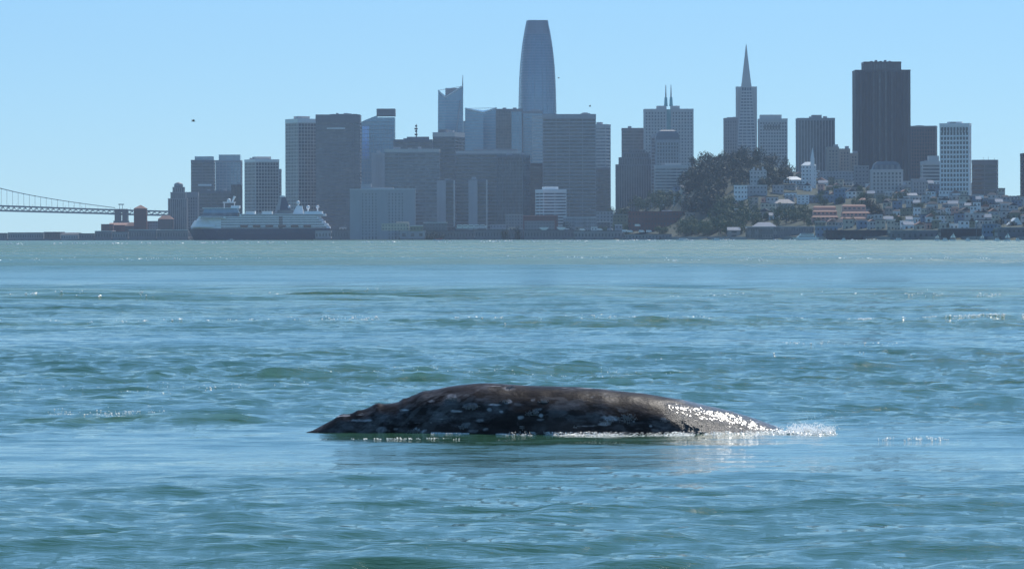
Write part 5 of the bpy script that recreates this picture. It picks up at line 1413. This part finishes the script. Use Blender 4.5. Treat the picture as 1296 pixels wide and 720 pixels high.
for i, px in enumerate((428,436,455,476,494,524,531,570,586,604,628,634,672,690,722,748,764,782)):
    tree(px+rt_.uniform(-2,2), 292.5, rt_.uniform(6,10), 'dark' if i % 3 else 'green', ('dark' if i % 3 else 'green') + ' promenade tree behind the pier sheds, ' + ORD[i % 12] + (' of the left half' if i < 12 else ' of the right half'), 'promenade trees', wpx=rt_.uniform(7,11), D=shore(px)+55)
for i, (px, wd_, tp, m_, rm_) in enumerate(((434,9,286.5,'pale','roofw'),(451,12,288,'grey','roofd'),(571,10,286,'brown','grey'),(630,8,288.5,'pale','roofw'),(648,9,287,'cream','grey'),(709,7,287.5,'pale','roofw'),(733,10,287,'tan','grey'),(752,8,287.6,'white','roofw'),(783,9,285,'grey','roofw'))):
    block(px-wd_/2, px+wd_/2, tp, 292, shore(px)+38, 'small low %s kiosk on the promenade, %s from left' % (('pale grey','grey','brown','pale grey','cream','pale grey','tan','white','grey')[i], ORD[i]), m_, 'flat', rm_, 'kiosk', 'kiosk', group='kiosks on the promenade')
# ------------------------------------------------------------------ tram, boats, vans, lamps, birds
def tram():
    D = 4330; ox = X(597, D); r_ = thing('tram', 'white articulated tram in sunlight on the waterfront road', 'tram', (ox, D, 2.7))
    z0 = Z(597, 286.6, D)-2.7
    MB().box(X(577,D)-ox, X(617,D)-ox, -1.2, 1.6, z0-2.2, z0-1.2).build('embankment', M['grey'], r_)
    for k in range(5):
        a, b = 578.5+k*7.2, 578.5+k*7.2+6.6
        c_ = MB().box(X(a,D)-ox, X(b,D)-ox, -1.4, 1.4, z0-1.2, z0+1.6).build('car', M['roofw'], r_)
        MB().box(X(a+.6,D)-ox, X(b-.6,D)-ox, -1.46, -1.3, z0, z0+.9).build('window', M['g_dark'], c_)
        MB().box(X(a+.4,D)-ox, X(b-.4,D)-ox, -1.2, 1.2, z0+1.6, z0+1.9).build('roof_unit', M['roofw'], c_)
    MB().box(X(613,D)-ox+.4, X(616,D)-ox, -1.4, 1.4, z0-1.2, z0+1.0).build('rear_car', M['roofw'], r_)
tram()
def boat(px, py, label, lpx, kind, hull='shipw', cab='shipw', name='motor_boat'):
    D = wdist(px, py); ox = X(px, D); L_ = lpx/F*D
    r_ = thing(name, label, 'boat', (ox, D, 0)); a = L_/2; b = max(1.0, L_*.14); hh = max(.9, L_*.09)
    ring = lambda z, k, e: [(-a*k-e,0,z),(-a*.6*k,-b*k,z),(a*.9*k,-b*.9*k,z),(a*.9*k,b*.9*k,z),(-a*.6*k,b*k,z)]
    MB().loft([ring(-.4, .86, 0), ring(hh*.5, .95, .2), ring(hh, 1.0, L_*.04)]).build('hull', M[hull], r_)
    if kind == 'sail':
        MB().tube((0,0,hh), (0,0,L_*1.15), .12, .06, 5).build('mast', M['steel'], r_)
        for s_, nm in ((1,'mainsail'),(-1,'jib')):
            g = MB(); z1 = L_*(1.1 if s_ > 0 else .9)
            g.frustum([(s_*.15,-.03,hh+.8),(s_*a*.85,-.35,hh+.8),(s_*a*.85,-.3,hh+.85),(s_*.15,.03,hh+.8)], [(s_*.12,-.03,z1),(s_*.25,-.1,z1),(s_*.25,-.05,z1),(s_*.12,.03,z1)])
            g.build(nm, M['roofw'], r_)
    else:
        lv = 1 if kind == 'small' else 2
        z = hh
        for i in range(lv):
            k = .55-.16*i if kind == 'small' else .78-.2*i
            c_ = MB().frustum([(-a*k,-b*.75,z),(a*k*.9,-b*.75,z),(a*k*.9,b*.75,z),(-a*k,b*.75,z)], [(-a*k*.8,-b*.7,z+hh*.9),(a*k*.88,-b*.7,z+hh*.9),(a*k*.88,b*.7,z+hh*.9),(-a*k*.8,b*.7,z+hh*.9)]).build('cabin', M[cab], r_)
            MB().box(-a*k*.75, a*k*.8, -b*.78, -b*.6, z+hh*.35, z+hh*.7).build('window_strip', M['g_dark'], c_)
            z += hh*.9
        MB().tube((a*.05,0,z), (a*.05,0,z+hh*1.6), .1, .06, 4).build('mast', M['steel'], r_)
for i, (px, py) in enumerate(((1068,306.9),(1186,307.6),(1196,307.9),(1206,307.7),(1225,308.1),(1243,308.0),(1262,308.2),(1275,308.3),(1288,308.4))):
    boat(px, py, ('first','second','third','fourth','fifth','sixth','seventh','eighth','ninth')[i] + ' from left of the small white boats moored along the right shore', 6+(i*5 % 4), 'sail' if i % 2 else 'small', name='moored_boat')
boat(223, 301.6, 'small sailing boat with two white sails left of the cruise ship bow', 11, 'sail', 'shipw', name='sailing_boat')
boat(555.5, 304.2, 'white pilot boat with a red upper cabin before the dark pier', 16, 'small', 'shipw', 'redp')
boat(864, 305.6, 'white motor boat with a raised bow leaving the green shore trees', 18, 'small', 'shipw')
boat(1021, 306, 'double-decked white ferry before the glazed waterfront hall', 34, 'ferry', 'shipw', name='ferry')
boat(293, 303, 'small pale work boat at the waterline of the ship hull', 8, 'small', 'pale')
boat(1137, 307.2, 'small white launch moving before the grey wharf shed', 11, 'small', 'shipw')
boat(907, 305.8, 'low white boat moored at the shore under the light green trees', 11, 'small', 'shipw')
rv = random.Random(3)
def van(px, py, D, label, m):
    ox = X(px, D); r_ = thing('van', label, 'van', (ox, D, Z(px, py, D)-1.0), R(rv.uniform(-20, 20)))
    MB().loft([[(-2.6,-1,.35),(2.6,-1,.35),(2.6,1,.35),(-2.6,1,.35)],[(-2.6,-1,1.2),(2.6,-1,1.2),(2.6,1,1.2),(-2.6,1,1.2)],[(-2.5,-.9,2.4),(1.3,-.9,2.4),(1.3,.9,2.4),(-2.5,.9,2.4)]]).build('body', M[m], r_)
    for x in (-1.6, 1.6):
        for y in (-1, 1): MB().tube((x,y*.85,.38), (x,y*1.02,.38), .38, .38, 8).build('wheel', M['dark'], r_)
for px, py, lab in ((791,293.5,'white van, leftmost of the vans parked before the brick warehouse'),(797.5,294,'white van, second of those parked before the brick warehouse'),(812,294,'white van in the middle before the brick warehouse'),(821.5,294,'white van, rightmost before the brick warehouse'),(807,286.5,'white van on the upper road before the brick warehouse')):
    van(px, py, shore(px)+25, lab, 'roofw')
for i, (px, m_) in enumerate(((498,'roofw'),(511,'grey'),(546,'roofw'),(560,'redp'),(625,'roofw'),(643,'roofw'),(660,'grey'),(718,'roofw'),(737,'roofw'),(759,'roofw'),(772,'grey'))):
    van(px, 291.5, shore(px)+20, '%s van on the waterfront road, %s from left' % ({'roofw':'white','grey':'grey','redp':'red'}[m_], ORD[i]), m_)
def lamp(px, label, m='roofw', top=283):
    D = shore(px)-8; r_ = thing('light_mast', label, 'lamp', (X(px, D), D, 2.4))
    MB().tube((0,0,-3), (0,0,Z(px,top,D)-2.4), .3, .16, 5).build('pole', M['steel'], r_)
    MB().sphere((0,0,Z(px,top,D)-2.2), .8, 8, 5).build('globe', M[m], r_)
lamp(444.5, 'thin light mast left of the hotel block', top=282); lamp(469, 'thin light mast with a white foot before the hotel block', top=281)
lamp(746.5, 'thin pale mast right of the white-tabbed offices', 'grey', 266); lamp(1236, 'thin white mast on the far right shore', top=284)
def bird(px, py, D, label, sp, flap):
    r_ = thing('gull', label, 'bird', (X(px, D), D, Z(px, py, D)), R(20))
    bm_ = mat('gull_feathers', (0.10, 0.095, 0.09), 0.8, 0.3, 8)
    MB().loft([[(s*x_, r__*math.cos(t), r__*math.sin(t)) for t in np.linspace(0, 5.24, 6)] for s, x_, r__ in ((1,-.30,.01),(1,-.2,.05),(1,0,.075),(1,.15,.055),(1,.22,.05),(1,.30,.012))]).build('body', bm_, r_, smooth=True)
    for s in (-1, 1):
        g = MB(); g.frustum([(-.1,s*.04,.02),(.12,s*.04,.02),(.1,s*sp*.5,flap*.7),(-.08,s*sp*.5,flap*.7)][::s], [(-.1,s*.04,.045),(.12,s*.04,.045),(.1,s*sp*.5,flap*.7+.02),(-.08,s*sp*.5,flap*.7+.02)][::s])
        g.frustum([(-.08,s*sp*.5,flap*.7),(.1,s*sp*.5,flap*.7),(-.06,s*sp,flap),(-.12,s*sp,flap)][::s], [(-.08,s*sp*.5,flap*.7+.02),(.1,s*sp*.5,flap*.7+.02),(-.06,s*sp,flap+.012),(-.12,s*sp,flap+.012)][::s])
        g.build('wing', bm_, r_)
bird(245, 151.5, 560, 'dark gull flying alone in the sky at the left', .55, .22)
bird(707.5, 99.5, 1100, 'tiny distant gull right of the rounded skyscraper', .5, .2)
bird(747, 135.5, 950, 'tiny gull above the right corner of the banded slab', .5, .3)

# ------------------------------------------------------------------ air
hz = MB(); hz.box(-4300, 4300, -160, 9400, -6, 470)
hm = bpy.data.materials.new('air'); hm.use_nodes = True
n_ = hm.node_tree; n_.nodes.clear()
pv = n_.nodes.new('ShaderNodeVolumePrincipled'); mo = n_.nodes.new('ShaderNodeOutputMaterial')
pv.inputs['Color'].default_value = (0.66, 0.81, 1.0, 1)
pv.inputs['Density'].default_value = 4.8e-5
n_.links.new(pv.outputs[0], mo.inputs['Volume'])
hz.build('haze', hm, kind='stuff')
